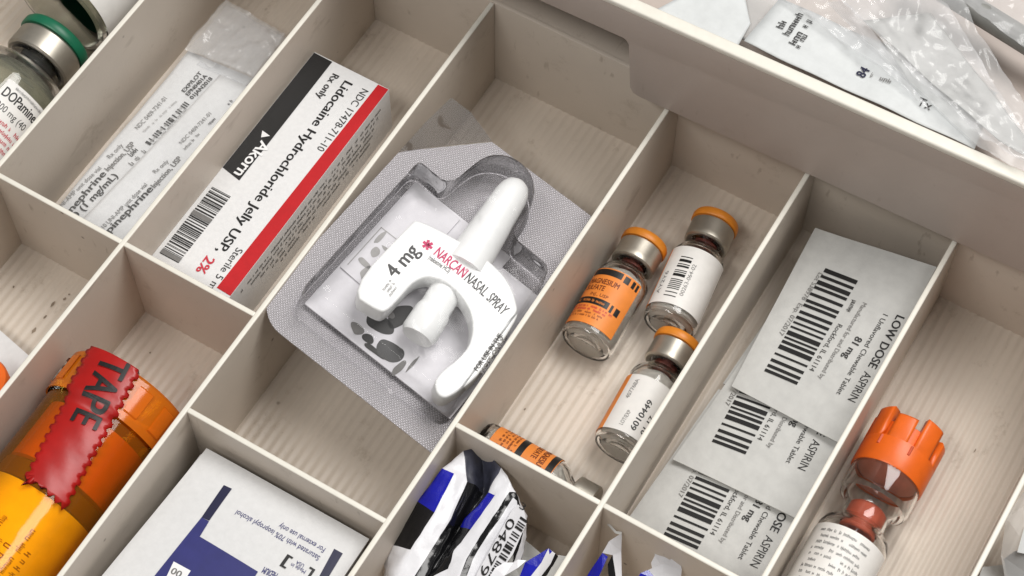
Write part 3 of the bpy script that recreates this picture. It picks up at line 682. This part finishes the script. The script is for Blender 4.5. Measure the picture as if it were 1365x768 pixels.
# ---------------------------------------------------------------- epinephrine pouches
def pouch(label, frame, pw, plen, paper_len, mat_film, tilt):
    e = thing('syringe_pouch', label, 'pouch', *frame, 'epinephrine pouches lying in their lane')
    return e
e = thing('medicine_pouch', 'left epinephrine pouch, two lines of bold lettering and a tiny barcode under cloudy film', 'pouch', *((-16.3000,0.3000,-3.2000),(1.0000,0.0000,0.0000),(0.0000,1.0000,0.0000)), group='epinephrine pouches in their lane')
def sheet(name, outline, z, mat, parent, amp=.05, seed=0, N=22, th=.02, crush=0):
    (ax, ay), (bx, by), (cx_, cy_), (dx, dy) = outline; r = random.Random(seed); ph = [r.uniform(0, 6) for _ in range(4)]
    vs_, fs = [], []
    hz = lambda x, y: amp*(math.sin(1.3*x+ph[0])*math.sin(.9*y+ph[1])+.5*math.sin(2.7*x+1.1*y+ph[2])+.35*math.sin(3.1*y-1.7*x+ph[3]))+(crush*(1.1*(.5-abs(mnoise.noise((x*.9+seed, y*.9, 3.1))))+.6*(.4-abs(mnoise.noise((x*2.1, y*2.1+seed, 7.7))))) if crush else 0)
    for i in range(N+1):
        for j in range(N+1):
            u, v_ = i/N, j/N
            X = (1-u)*((1-v_)*ax+v_*dx)+u*((1-v_)*bx+v_*cx_); Y = (1-u)*((1-v_)*ay+v_*dy)+u*((1-v_)*by+v_*cy_)
            vs_.append((X, Y, z+hz(X, Y)))
    for i in range(N):
        for j in range(N): fs.append((i*(N+1)+j, (i+1)*(N+1)+j, (i+1)*(N+1)+j+1, i*(N+1)+j+1))
    o = mesh_obj(name, vs_, fs, mat, parent, True)
    if th:
        bm = bmesh.new(); bm.from_mesh(o.data); bmesh.ops.solidify(bm, geom=bm.faces[:], thickness=th*S); bm.to_mesh(o.data); bm.free()
    return o, (lambda x, y, h: (x, y, z+hz(x, y)+h))
oE = [(-0.12,10.09),(2.43,9.95),(2.66,8.82),(1.40,8.06),(0.29,6.96),(-0.19,0.99)]
lb, mpE = sheet('paper_label', [(-.02, 0), (2.6, 0), (2.55, 8.6), (.0, 8.4)], .0, 'paper', e, .03, 1)
sheet('pouch_film', [(-.08, -.1), (2.75, -.1), (2.6, 10.6), (.0, 10.75)], .12, 'film_label', e, .05, 2, 22, 0)
sheet('pouch_film', [(-.08, 8.0), (2.7, 8.2), (2.6, 10.6), (.0, 10.75)], -.05, 'crinkle', e, .05, 3, 50, 0, .14)
sheet('pouch_film', [(-.06, 8.3), (2.7, 8.5), (2.6, 10.6), (.0, 10.75)], .22, 'crinkle', e, .05, 13, 60, 0, .2)
p = Print(lb, mpE, .03)
T1 = [(0.37,0.95),(0.61,2.82),(0.88,1.06),(1.07,2.96)]
p.text('ink', 'Epinephrine', *[(0.50,0.42),(0.63,2.83)], .25, True)
p.text('ink', '1:1000 (1 mg/mL)', *[(0.72,0.05),(1.01,2.96)], .24, True)
p.text('greyink', '10 UNI-AMP unit dose vial', *[(0.08,0.64),(0.36,2.91)], .16)
p.text('greyink', 'Injection, USP', *[(0.62,2.93),(0.74,4.30)], .2, True); p.text('greyink', 'Rx only', *[(0.36,3.37),(0.43,4.04)], .17)
p.micro('greyink', *[(1.15,3.53),(1.25,4.33)], .18, 7); p.micro('ink', *[(0.93,3.82),(0.98,4.27)], .22, 8)
p.text('greyink', 'NDC 0409-7241-01', *[(0.44,4.83),(0.55,6.38)], .17)
for k in range(3): p.micro('paleink', *[(0.69,4.84),(0.93,6.50)], .1, 9+k) if k == 0 else p.micro('paleink', (1.0+.17*k, 4.6), (1.05+.17*k, 6.4), .12, 9+k)
p.bars('ink', *[(1.19,4.50),(1.35,6.57)], .22, 5, 14, 1, (1, 1, 2, 3))
for k, (u0, v0, u1, v1) in enumerate([(246, 124, 272, 97)]):
    q1 = [(0.91,6.89),(0.96,7.88)]
    for j in range(3): p.text('ink', ['EXP/LOT', 'EPN0401A', '01JAN2018'][j], (q1[0][0]+.2*j, q1[0][1]-.05*j), (q1[1][0]+.22*j, q1[1][1]), .15, True)
p.done()
e2 = thing('medicine_pouch', 'right epinephrine pouch overlapping the other and pressed against the lane wall', 'pouch', *((-15.3000,0.3000,-2.8500),(1.0000,0.0000,0.0000),(0.0000,1.0000,0.0000)), group='epinephrine pouches in their lane')
oB = [(1.80,8.69),(0.63,7.91),(0.15,6.60),(0.67,8.30)]
lb, mpB = sheet('paper_label', [(.15, -.1), (3.0, -.1), (3.0, 8.1), (.75, 7.9)], .1, 'paper', e2, .03, 4)
sheet('pouch_film', [(.1, -.2), (3.05, -.2), (3.05, 9.9), (1.0, 9.4)], .2, 'film_label', e2, .05, 5, 22, 0)
p = Print(lb, mpB, .03)
p.text('ink', 'Epinephrine', *[(1.31,0.59),(1.55,2.96)], .25, True)
p.text('greyink', 'Injection, USP', *[(1.56,3.00),(1.65,4.44)], .2, True); p.text('greyink', 'Rx only', *[(1.23,3.49),(1.34,4.11)], .16)
p.text('greyink', '10 UNI-AMP unit dose vial', *[(1.07,0.88),(1.29,2.98)], .16)
p.text('greyink', 'NDC 0409-7241-01', *[(1.30,4.89),(1.46,6.41)], .15); p.micro('greyink', *[(1.55,4.76),(1.61,5.54)], .13, 12); p.micro('ink', *[(1.66,6.00),(1.71,6.45)], .12, 13); p.micro('ink', *[(1.76,6.91),(1.79,7.22)], .14, 14)
p.done()

# ---------------------------------------------------------------- amber bottle with red tape
v = thing('amber_bottle', 'amber plastic bottle with a capped top and yellow labels inside', 'bottle', *((-9.6000,-12.5000,-2.0500),(0.0000,0.0000,1.0000),(1.0000,0.0000,0.0000)))
rb = 2.02
lathe('bottle_body', [(0, 0), (1.9, 0), (rb, .12), (rb, 7.55), (1.85, 7.75), (1.85, 8.3)], 'amber', v, 56)
bcap = lathe('bottle_cap', [(2.08, 7.62), (2.14, 7.6), (2.14, 8.95), (2.06, 9.05), (1.6, 9.1), (0, 9.1)], 'amber_cap', v, 56)
for k in range(14):
    a0 = 2*math.pi*k/14; lathe('cap_grip', [(2.13, 7.85), (2.19, 7.9), (2.19, 8.75), (2.13, 8.8)], 'amber_cap', bcap, 4, a0, a0+.22)
il = lathe('inner_label', [(1.84, .3), (1.86, .3), (1.86, 4.55), (1.84, 4.55)], 'yellow_label', v, 56)
lathe('inner_neck', [(1.6, 5.3), (1.75, 5.35), (1.75, 7.3), (1.6, 7.35)], 'amber_content', v, 48)
lathe('inner_stopper', [(0, 4.62), (1.82, 4.62), (1.82, 5.2), (0, 5.2)], 'dark_content', v, 48)
p = Print(il, cyl(1.862), .006)
for k in range(9):
    p.micro('brownink', (-1.1+.3*k, .4), (-1.1+.3*k, 3.2+.5*math.sin(k*2)), .2 if k % 3 else .3, 170+k)
p.done()
tp = thing('tape_strip', 'strip of red tape with pinked edges reading TAPE on the amber bottle', 'tape', *((-9.6000,-12.5000,-2.0500),(0.0000,0.0000,1.0000),(1.0000,0.0000,0.0000)))
def tape_r(y):
    f = min(1, max(0, (y-7.25)/.5)); return 2.045+.175*f*f*(3-2*f)
def tape_c(y): return .58-.80*(y-4.7)/4.2, .74+.16*(y-4.7)/4.2
vs_, fs = [], []; N = 84; W_ = 10
for k in range(N+1):
    y = 4.62+(9.12-4.62)*k/N; z_ = .05*(1 if k % 6 in (1, 2, 3) else -1)
    for j in range(W_+1):
        c_, h_ = tape_c(y); t_ = 2*j/W_-1; x = c_+(h_+z_)*t_; yy = y
        if k == 0: yy = y+.09*(1 if j % 2 else -1)-.12*t_
        r = tape_r(y)+.012*math.sin(5*y+2*t_)*math.sin(3.1*t_+y)
        vs_.append(((r+.03)*math.cos(x/2.05), (r+.03)*math.sin(x/2.05), yy))
for j in range(W_+1):
    c_, h_ = tape_c(9.12); x = c_+h_*(2*j/W_-1); vs_.append((1.75*math.cos(x/2.05), 1.75*math.sin(x/2.05), 9.16))
for k in range(N+1):
    for j in range(W_): fs.append((k*(W_+1)+j, k*(W_+1)+j+1, (k+1)*(W_+1)+j+1, (k+1)*(W_+1)+j))
o = mesh_obj('tape_film', vs_, fs, 'red_tape', tp, True)
bm = bmesh.new(); bm.from_mesh(o.data); bmesh.ops.recalc_face_normals(bm, faces=bm.faces); bmesh.ops.solidify(bm, geom=bm.faces[:], thickness=.012*S); bm.to_mesh(o.data); bm.free()
p = Print(tp, lambda x, y, h: ((tape_r(y)+.055+h)*math.cos(x/2.05), (tape_r(y)+.055+h)*math.sin(x/2.05), y), .015)
p.text('black', 'TAPE', (-.48, 8.98), (-.14, 6.75), .84, True)
p.done(cuts=3)

# ---------------------------------------------------------------- blue, black and white wrappers
def facet(name, pts, faces, mat, parent, th=.02):
    vs_ = [tuple(c-o_ for c, o_ in zip(q, parent_origin(parent))) for q in pts]
    o = mesh_obj(name, vs_, faces, mat, parent)
    bm = bmesh.new(); bm.from_mesh(o.data); bmesh.ops.triangulate(bm, faces=bm.faces[:])
    bmesh.ops.recalc_face_normals(bm, faces=bm.faces)
    if sum(f.normal.z*f.calc_area() for f in bm.faces) < 0: bmesh.ops.reverse_faces(bm, faces=bm.faces)
    if th: bmesh.ops.solidify(bm, geom=bm.faces[:], thickness=th*S)
    bm.to_mesh(o.data); bm.free(); return o
def parent_origin(p_): return tuple(c/S for c in p_.matrix_world.translation)
wr = thing('foil_wrapper', 'crumpled wrapper with its barcode showing and a dark gaping top', 'wrapper', (2.2, -4.0, -4.2), group='wrappers in the near compartments')
def crumple(name, pts, faces, mats, parent, amp=.13, cuts=4):
    o_ = parent_origin(parent); ms = sorted(set(mats)); bm = bmesh.new()
    bv = [bm.verts.new([(c-d)*S for c, d in zip(q, o_)]) for q in pts]
    for f, m_ in zip(faces, mats):
        g = bm.faces.new([bv[k] for k in f]); g.material_index = ms.index(m_); g.smooth = True
    bmesh.ops.recalc_face_normals(bm, faces=bm.faces)
    if sum(f.normal.z*f.calc_area() for f in bm.faces) < 0: bmesh.ops.reverse_faces(bm, faces=bm.faces)
    bmesh.ops.subdivide_edges(bm, edges=bm.edges[:], cuts=cuts, use_grid_fill=True, smooth=.12)
    bm.normal_update()
    for v in bm.verts:
        q = v.co/S*1.6; n_ = abs(mnoise.noise(q))-.25+.5*abs(mnoise.noise(q*2.3))
        v.co += v.normal*n_*amp*S
    bmesh.ops.solidify(bm, geom=bm.faces[:], thickness=.015*S)
    me = bpy.data.meshes.new(name); bm.to_mesh(me); bm.free()
    for m_ in ms: me.materials.append(M[m_])
    o = bpy.data.objects.new(name, me); COL.objects.link(o); o.parent = parent; return o
WP = [(0.220,-1.060,-1.000),(0.470,-0.280,-0.900),(0.060,-2.240,-1.250),(-0.020,-3.600,-1.850),(0.090,-4.130,-2.100),(0.480,-4.940,-2.100),(0.620,-1.060,-0.920),(0.750,-2.370,-1.000),(0.740,-3.670,-1.150),(0.770,-4.420,-1.300),(0.900,-5.050,-1.400),(1.040,-1.000,-1.100),(1.210,-2.240,-1.200),(1.230,-3.190,-1.250),(1.240,-4.250,-1.300),(1.320,-4.820,-1.350),(1.260,-0.900,-1.250),(1.380,-2.200,-1.350),(1.420,-3.060,-1.350),(1.510,-4.090,-1.350),(1.570,-4.650,-1.400),(0.800,0.170,-1.100),(0.640,-0.040,-1.000),(1.140,0.120,-1.050),(1.470,-0.780,-2.000),(1.450,-2.020,-1.800),(1.540,-3.080,-1.500),(1.560,-3.990,-1.450),(1.680,-4.540,-1.500),(1.750,-0.240,-0.750),(1.800,-1.010,-1.000),(1.530,-2.230,-1.400),(1.700,-3.080,-1.350),(1.690,-3.980,-1.300),(1.840,-4.510,-1.350),(2.030,-0.360,-0.750),(2.030,-1.040,-0.850),(1.930,-2.280,-1.020),(1.860,-3.050,-1.150),(1.960,-3.590,-1.200),(2.190,-4.320,-1.300),(2.350,-0.770,-0.780),(2.340,-1.520,-0.850),(2.300,-2.330,-0.920),(2.320,-3.120,-1.000),(2.510,-4.220,-1.100),(2.520,-0.870,-0.820),(2.520,-1.560,-0.880),(2.460,-2.270,-0.950),(2.470,-3.030,-1.050),(2.700,-4.080,-1.150),(2.650,-0.870,-0.880),(2.990,-1.190,-1.050),(3.150,-1.550,-1.250),(3.280,-2.060,-1.500),(3.230,-2.960,-1.500),(3.300,-3.570,-1.500),(2.510,-0.680,-0.820),(3.030,-1.090,-1.100),(3.260,-1.510,-1.300),(3.380,-2.010,-1.600),(3.410,-2.330,-1.700),(3.070,-0.940,-1.350),(3.340,-1.430,-1.600),(3.510,-2.070,-1.900)]
WF = [(0, 1, 11, 6), (0, 6, 7, 2), (2, 7, 8, 3), (3, 8, 9, 4), (4, 9, 10, 5), (6, 11, 12, 7), (7, 12, 13, 8), (8, 13, 14, 9), (9, 14, 15, 10), (11, 16, 17, 12), (12, 17, 18, 13), (13, 18, 19, 14), (14, 19, 20, 15), (1, 22, 16, 11), (22, 21, 24, 16), (21, 23, 24), (23, 29, 30, 24), (16, 24, 25, 17), (17, 25, 26, 18), (18, 26, 27, 19), (19, 27, 28, 20), (24, 30, 31, 25), (25, 31, 32, 26), (26, 32, 33, 27), (27, 33, 34, 28), (29, 35, 36, 30), (30, 36, 37, 31), (31, 37, 38, 32), (32, 38, 39, 33), (33, 39, 40, 34), (35, 41, 42, 36), (36, 42, 43, 37), (37, 43, 44, 38), (38, 44, 39), (39, 44, 45, 40), (41, 46, 47, 42), (42, 47, 48, 43), (43, 48, 49, 44), (44, 49, 50, 45), (46, 51, 52, 47), (47, 52, 53, 48), (48, 53, 54, 49), (49, 54, 55, 50), (50, 55, 56), (35, 57, 41), (41, 57, 51, 46), (51, 57, 58, 52), (52, 58, 59, 53), (53, 59, 60, 54), (54, 60, 61), (57, 62, 58), (58, 62, 63, 59), (59, 63, 64, 60), (60, 64, 61)]
INKS = ['foil_white', 'foil_blue', 'foil_black', 'foil_inside']
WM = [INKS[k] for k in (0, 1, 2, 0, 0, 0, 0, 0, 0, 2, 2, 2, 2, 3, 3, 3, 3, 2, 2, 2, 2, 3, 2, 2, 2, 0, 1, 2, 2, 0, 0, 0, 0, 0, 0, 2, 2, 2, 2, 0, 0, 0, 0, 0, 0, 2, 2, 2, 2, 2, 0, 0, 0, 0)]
crumple('wrapper_body', WP, WF, WM, wr)
bq = [Vector(q_) for q_ in ((2.640,-1.030,-0.800),(2.730,-3.300,-1.080),(3.120,-1.490,-1.180))]
bx_ = (bq[1]-bq[0]); bl_ = bx_.length; bx_.normalize(); by_ = bq[2]-bq[0]; by_ -= bx_*by_.dot(bx_); by_.normalize(); bz_ = bx_.cross(by_)
bo_ = bq[0]-Vector(parent_origin(wr))
facet('barcode_patch', [tuple(Vector(parent_origin(wr))+bo_+bx_*x+by_*y+bz_*.10) for x, y in ((-.05, .1), (.2, .02), (bl_, .02), (bl_*1.2, .1), (bl_*1.2, .4), (bl_*.9, .62), (bl_*.55, .72), (.25, .62), (-.0, .35))], [tuple(range(9))], 'foil_white', wr, .01)
p = Print(wr, lambda x, y, h: tuple(bo_+bx_*x+by_*y+bz_*h), .125)
p.text('black', '04879', (.42, .03), (bl_*1.0, .03), .27, False); p.bars('black', (.2, .34), (bl_*1.12, .36), .27, 77, 20, 1); p.text('black', '3', (.02, .16), (.02, .34), .2)
p.done({'black': 'barcode'})
ql = (1.580,-4.090,-1.200)
q0 = [c_-o_ for c_, o_ in zip(ql, parent_origin(wr))]
p = Print(wr, lambda x, y, h: (q0[0]+x, q0[1]+y, q0[2]+h), .02)
p.text('black', 'LY', (.42, .2), (.12, .04), .2, True); p.done()
facet('torn_strip', [(3.130,-3.210,-1.200),(3.140,-2.880,-1.150),(3.280,-2.610,-1.150),(3.490,-2.460,-1.200),(3.540,-2.280,-1.300),(3.760,-2.150,-1.350),(3.670,-2.500,-1.300),(3.480,-2.950,-1.200),(3.460,-3.420,-1.200)], [tuple(range(9))], 'foil_white', wr, .015)
w2 = thing('foil_wrapper', 'small folded wrapper with a blue stripe beside the barcoded wrapper', 'wrapper', (3.6, -3.2, -4.2), group='wrappers in the near compartments')
facet('blue_panel', [(3.710,-2.140,-1.600),(4.110,-1.480,-1.400),(4.240,-1.490,-1.450),(4.120,-2.060,-1.600),(4.060,-2.560,-1.700),(3.800,-2.720,-1.700)], [tuple(range(6))], 'foil_blue', w2)
facet('white_panel', [(4.110,-1.480,-1.400),(4.340,-1.480,-1.500),(4.370,-1.800,-1.600),(4.290,-2.430,-1.700),(4.030,-2.590,-1.700),(4.140,-1.930,-1.500)], [tuple(range(6))], 'foil_white', w2)
facet('black_panel', [(4.340,-1.480,-1.500),(4.440,-1.480,-1.600),(4.450,-1.930,-1.700),(4.380,-2.330,-1.800),(4.240,-2.430,-1.750),(4.350,-1.760,-1.600)], [tuple(range(6))], 'foil_black', w2)
facet('printed_panel', [(4.420,-1.440,-1.600),(4.650,-1.310,-1.700),(4.770,-1.690,-1.800),(4.820,-2.290,-1.900),(4.460,-2.550,-1.800)], [tuple(range(5))], 'paper_grey', w2)
facet('crumpled_panel', [(2.630,-0.730,-3.000),(3.150,-1.180,-2.600),(4.030,-1.350,-2.600),(4.400,-1.450,-2.800),(3.860,-2.370,-3.000),(3.290,-2.720,-3.000),(2.930,-1.680,-3.000)], [tuple(range(7))], 'paper_grey', w2)
w3 = thing('foil_wrapper', 'upright wrapper with a blue side and torn white tip right of the partition', 'wrapper', (5.9, -1.6, -4.2), group='wrappers in the near compartments')
facet('white_tip', [(5.800,-0.160,-0.900),(5.980,-0.470,-1.400),(6.390,-1.120,-1.800),(6.200,-1.280,-1.700),(5.830,-0.700,-1.400),(5.550,-0.830,-1.300),(5.580,-0.520,-1.050)], [tuple(range(7))], 'foil_white', w3)
facet('torn_edge', [(5.140,0.040,-1.000),(5.320,-0.060,-0.950),(5.630,-0.180,-0.900),(5.780,-0.130,-0.880),(5.800,-0.210,-0.900),(5.630,-0.250,-0.920),(5.300,-0.120,-0.970)], [tuple(range(7))], 'paper_grey', w3, .01)
facet('blue_side', [(5.550,-0.840,-1.280),(5.740,-0.850,-1.300),(5.770,-1.250,-1.450),(5.790,-1.710,-1.600),(5.450,-1.820,-1.800),(5.450,-1.380,-1.700)], [tuple(range(6))], 'foil_blue', w3)
facet('black_print', [(5.820,-0.720,-1.360),(6.040,-0.960,-1.550),(6.330,-1.320,-1.750),(6.150,-1.450,-1.700),(5.830,-1.000,-1.450)], [tuple(range(5))], 'foil_black', w3, .01)
w4 = thing('foil_wrapper', 'upright wrapper with a folded white scalloped tip farthest right', 'wrapper', (7.6, -1.9, -4.2), group='wrappers in the near compartments')
facet('scalloped_tip', [(6.880,0.100,-1.000),(7.180,0.090,-0.950),(7.520,0.090,-0.900),(7.480,-0.070,-1.100),(7.230,-0.310,-1.300),(7.000,-0.460,-1.400),(6.900,-0.330,-1.400),(6.900,-0.120,-1.300),(6.830,-0.050,-1.200)], [tuple(range(9))], 'foil_white', w4)
facet('white_panel', [(7.550,0.090,-0.880),(7.800,-0.150,-1.200),(7.980,-0.570,-1.500),(7.500,-0.860,-1.500),(6.940,-0.590,-1.350),(7.250,-0.280,-1.100)], [tuple(range(6))], 'foil_white', w4)
facet('blue_print', [(6.940,-0.600,-1.330),(7.300,-0.700,-1.400),(7.430,-0.930,-1.450),(6.790,-1.290,-1.500),(6.790,-0.770,-1.400)], [tuple(range(5))], 'foil_blue', w4, .01)

# ---------------------------------------------------------------- left front compartment and right lane odds
pp_ = thing('paper_slip', 'plain white paper slip at the left edge below the empty compartment', 'paper', (-14.6, -5.0, -3.6))
facet('slip_sheet', [(-15.850,-3.260,-3.400),(-15.120,-3.370,-3.300),(-13.670,-3.690,-3.100),(-13.410,-4.750,-3.200),(-13.990,-6.360,-3.400),(-15.850,-5.570,-3.500)], [tuple(range(6))], 'paper', pp_, .04)
oc = thing('orange_cap', 'orange cap peeking in at the left edge under the paper slip', 'cap', (-13.6, -5.5, -3.4))
lathe('cap_shell', [(0, 0), (.8, 0), (.84, .06), (.84, 1.0), (.78, 1.1), (0, 1.1)], 'cap_orange', oc, 40)
oc.location = tuple(c*S for c in (-13.790,-5.520,-2.900))
gs = thing('sealed_pouch', 'grey translucent pouch with a white tag in the bottom right corner', 'pouch', (17, 4.5, -3.6), group=None)
facet('pouch_film_body', [(15.210,6.900,-2.600),(15.320,7.810,-2.300),(16.240,8.740,-2.200),(17.780,5.370,-2.600),(16.370,4.710,-3.000),(15.580,5.890,-3.000)], [tuple(range(6))], 'film_milky', gs, .0)
facet('white_tag', [(15.950,6.040,-2.600),(15.790,6.860,-2.400),(16.350,7.480,-2.400),(16.880,6.300,-2.500)], [(0, 1, 2, 3)], 'paper_cool', gs, .02)
facet('grey_lining', [(15.710,5.970,-3.300),(15.880,6.310,-3.200),(17.060,7.440,-3.200),(17.820,5.710,-3.300),(16.480,4.950,-3.400)], [tuple(range(5))], 'stopper_grey', gs, .02)
facet('pale_corner', [(15.280,5.690,-3.900),(15.930,6.140,-3.800),(16.670,6.090,-3.700),(17.070,5.160,-3.700),(15.430,4.260,-3.900)], [tuple(range(5))], 'paper_grey', gs, .03)

# ---------------------------------------------------------------- papers and pouches in the raised tray
def top_sheet(name, label, cat, pix, mat, z, amp=.04, seed=0, part_='sheet', N=20, crush=0):
    tt = thing(name, label, cat, (0, 13.4, z)); o, mp = sheet(part_, pix, 0, mat, tt, amp, seed, N, .03 if not crush else 0, crush); return tt, mp
tt, mp = top_sheet('paper_sheet', 'pale greenish sheet curling over the left end of the raised tray', 'paper', [(-1.14,-0.18),(1.80,0.26),(1.74,1.22),(0.30,3.13)], 'paper_cool', 3.95, .05, 1)
tt, mp = top_sheet('clear_sleeve', 'grey clear sleeve between the two paper sheets in the raised tray', 'sleeve', [(0.50,0.54),(2.19,0.73),(2.20,3.24),(-0.20,2.83)], 'film_milky', 3.8, .04, 2)
tt, mp = top_sheet('printed_sheet', 'cool white printed sheet behind the raised tray rim with a black stamp', 'paper', [(1.95,0.32),(9.56,0.35),(9.29,2.57),(2.13,2.35)], 'paper_cool', 4.2, .05, 3)
p = Print(tt, mp, .04)
p.micro('ink', *[(2.77,1.30),(2.74,1.75)], .24, 201, .9); p.micro('ink', *[(3.05,1.15),(3.06,2.14)], .24, 202, .9); p.micro('ink', *[(3.36,0.94),(3.40,2.08)], .24, 204, .9); p.micro('ink', *[(3.53,0.91),(3.53,1.50)], .2, 205, .9)
p.text('deepnavy', '84', *[(5.66,0.96),(5.70,1.34)], .3, True); p.text('ink', 'Tx', *[(7.42,0.88),(7.86,0.89)], .3); p.micro('greyink', *[(5.79,1.10),(6.64,1.13)], .18, 203)
p.done()
tt, mp = top_sheet('pouch', 'narrow translucent pouch lying across the printed sheet', 'pouch', [(2.20,2.23),(6.48,1.20),(7.91,0.79),(3.32,3.57)], 'crinkle', 4.4, .06, 4, 'pouch_film', 70, .2)
tt, mp = top_sheet('grey_tube', 'long grey tube inside a clear sleeve at the top right corner', 'tube', [(5.37,5.15),(9.86,4.03),(9.75,5.43),(6.44,6.13)], 'crinkle', 4.6, .05, 6, 'sleeve_film', 60, .15)
rod('tube_body', Vector((5.150,18.750,4.300))-Vector((0, 13.4, 4.6)), Vector((10.660,17.900,4.200))-Vector((0, 13.4, 4.6)), [(0, 0), (.38, 0), (.38, 1), (0, 1)], 'tube_grey', tt)
tt, mp = top_sheet('shiny_pouch', 'large shiny clear pouch draped over the rim of the raised tray', 'pouch', [(3.38,2.94),(9.69,0.31),(12.48,0.17),(5.97,5.51)], 'crinkle', 4.75, .08, 7, 'pouch_film', 90, .26)
sheet('inner_packet', [(4.74,2.75),(10.06,0.84),(11.80,0.66),(6.38,4.07)], -.35, 'paper_grey', tt, .05, 8)
sheet('pouch_film', [(3.47,2.86),(9.61,0.39),(12.19,0.29),(5.93,5.31)], -.5, 'film_milky', tt, .05, 9, 40, 0, .1)
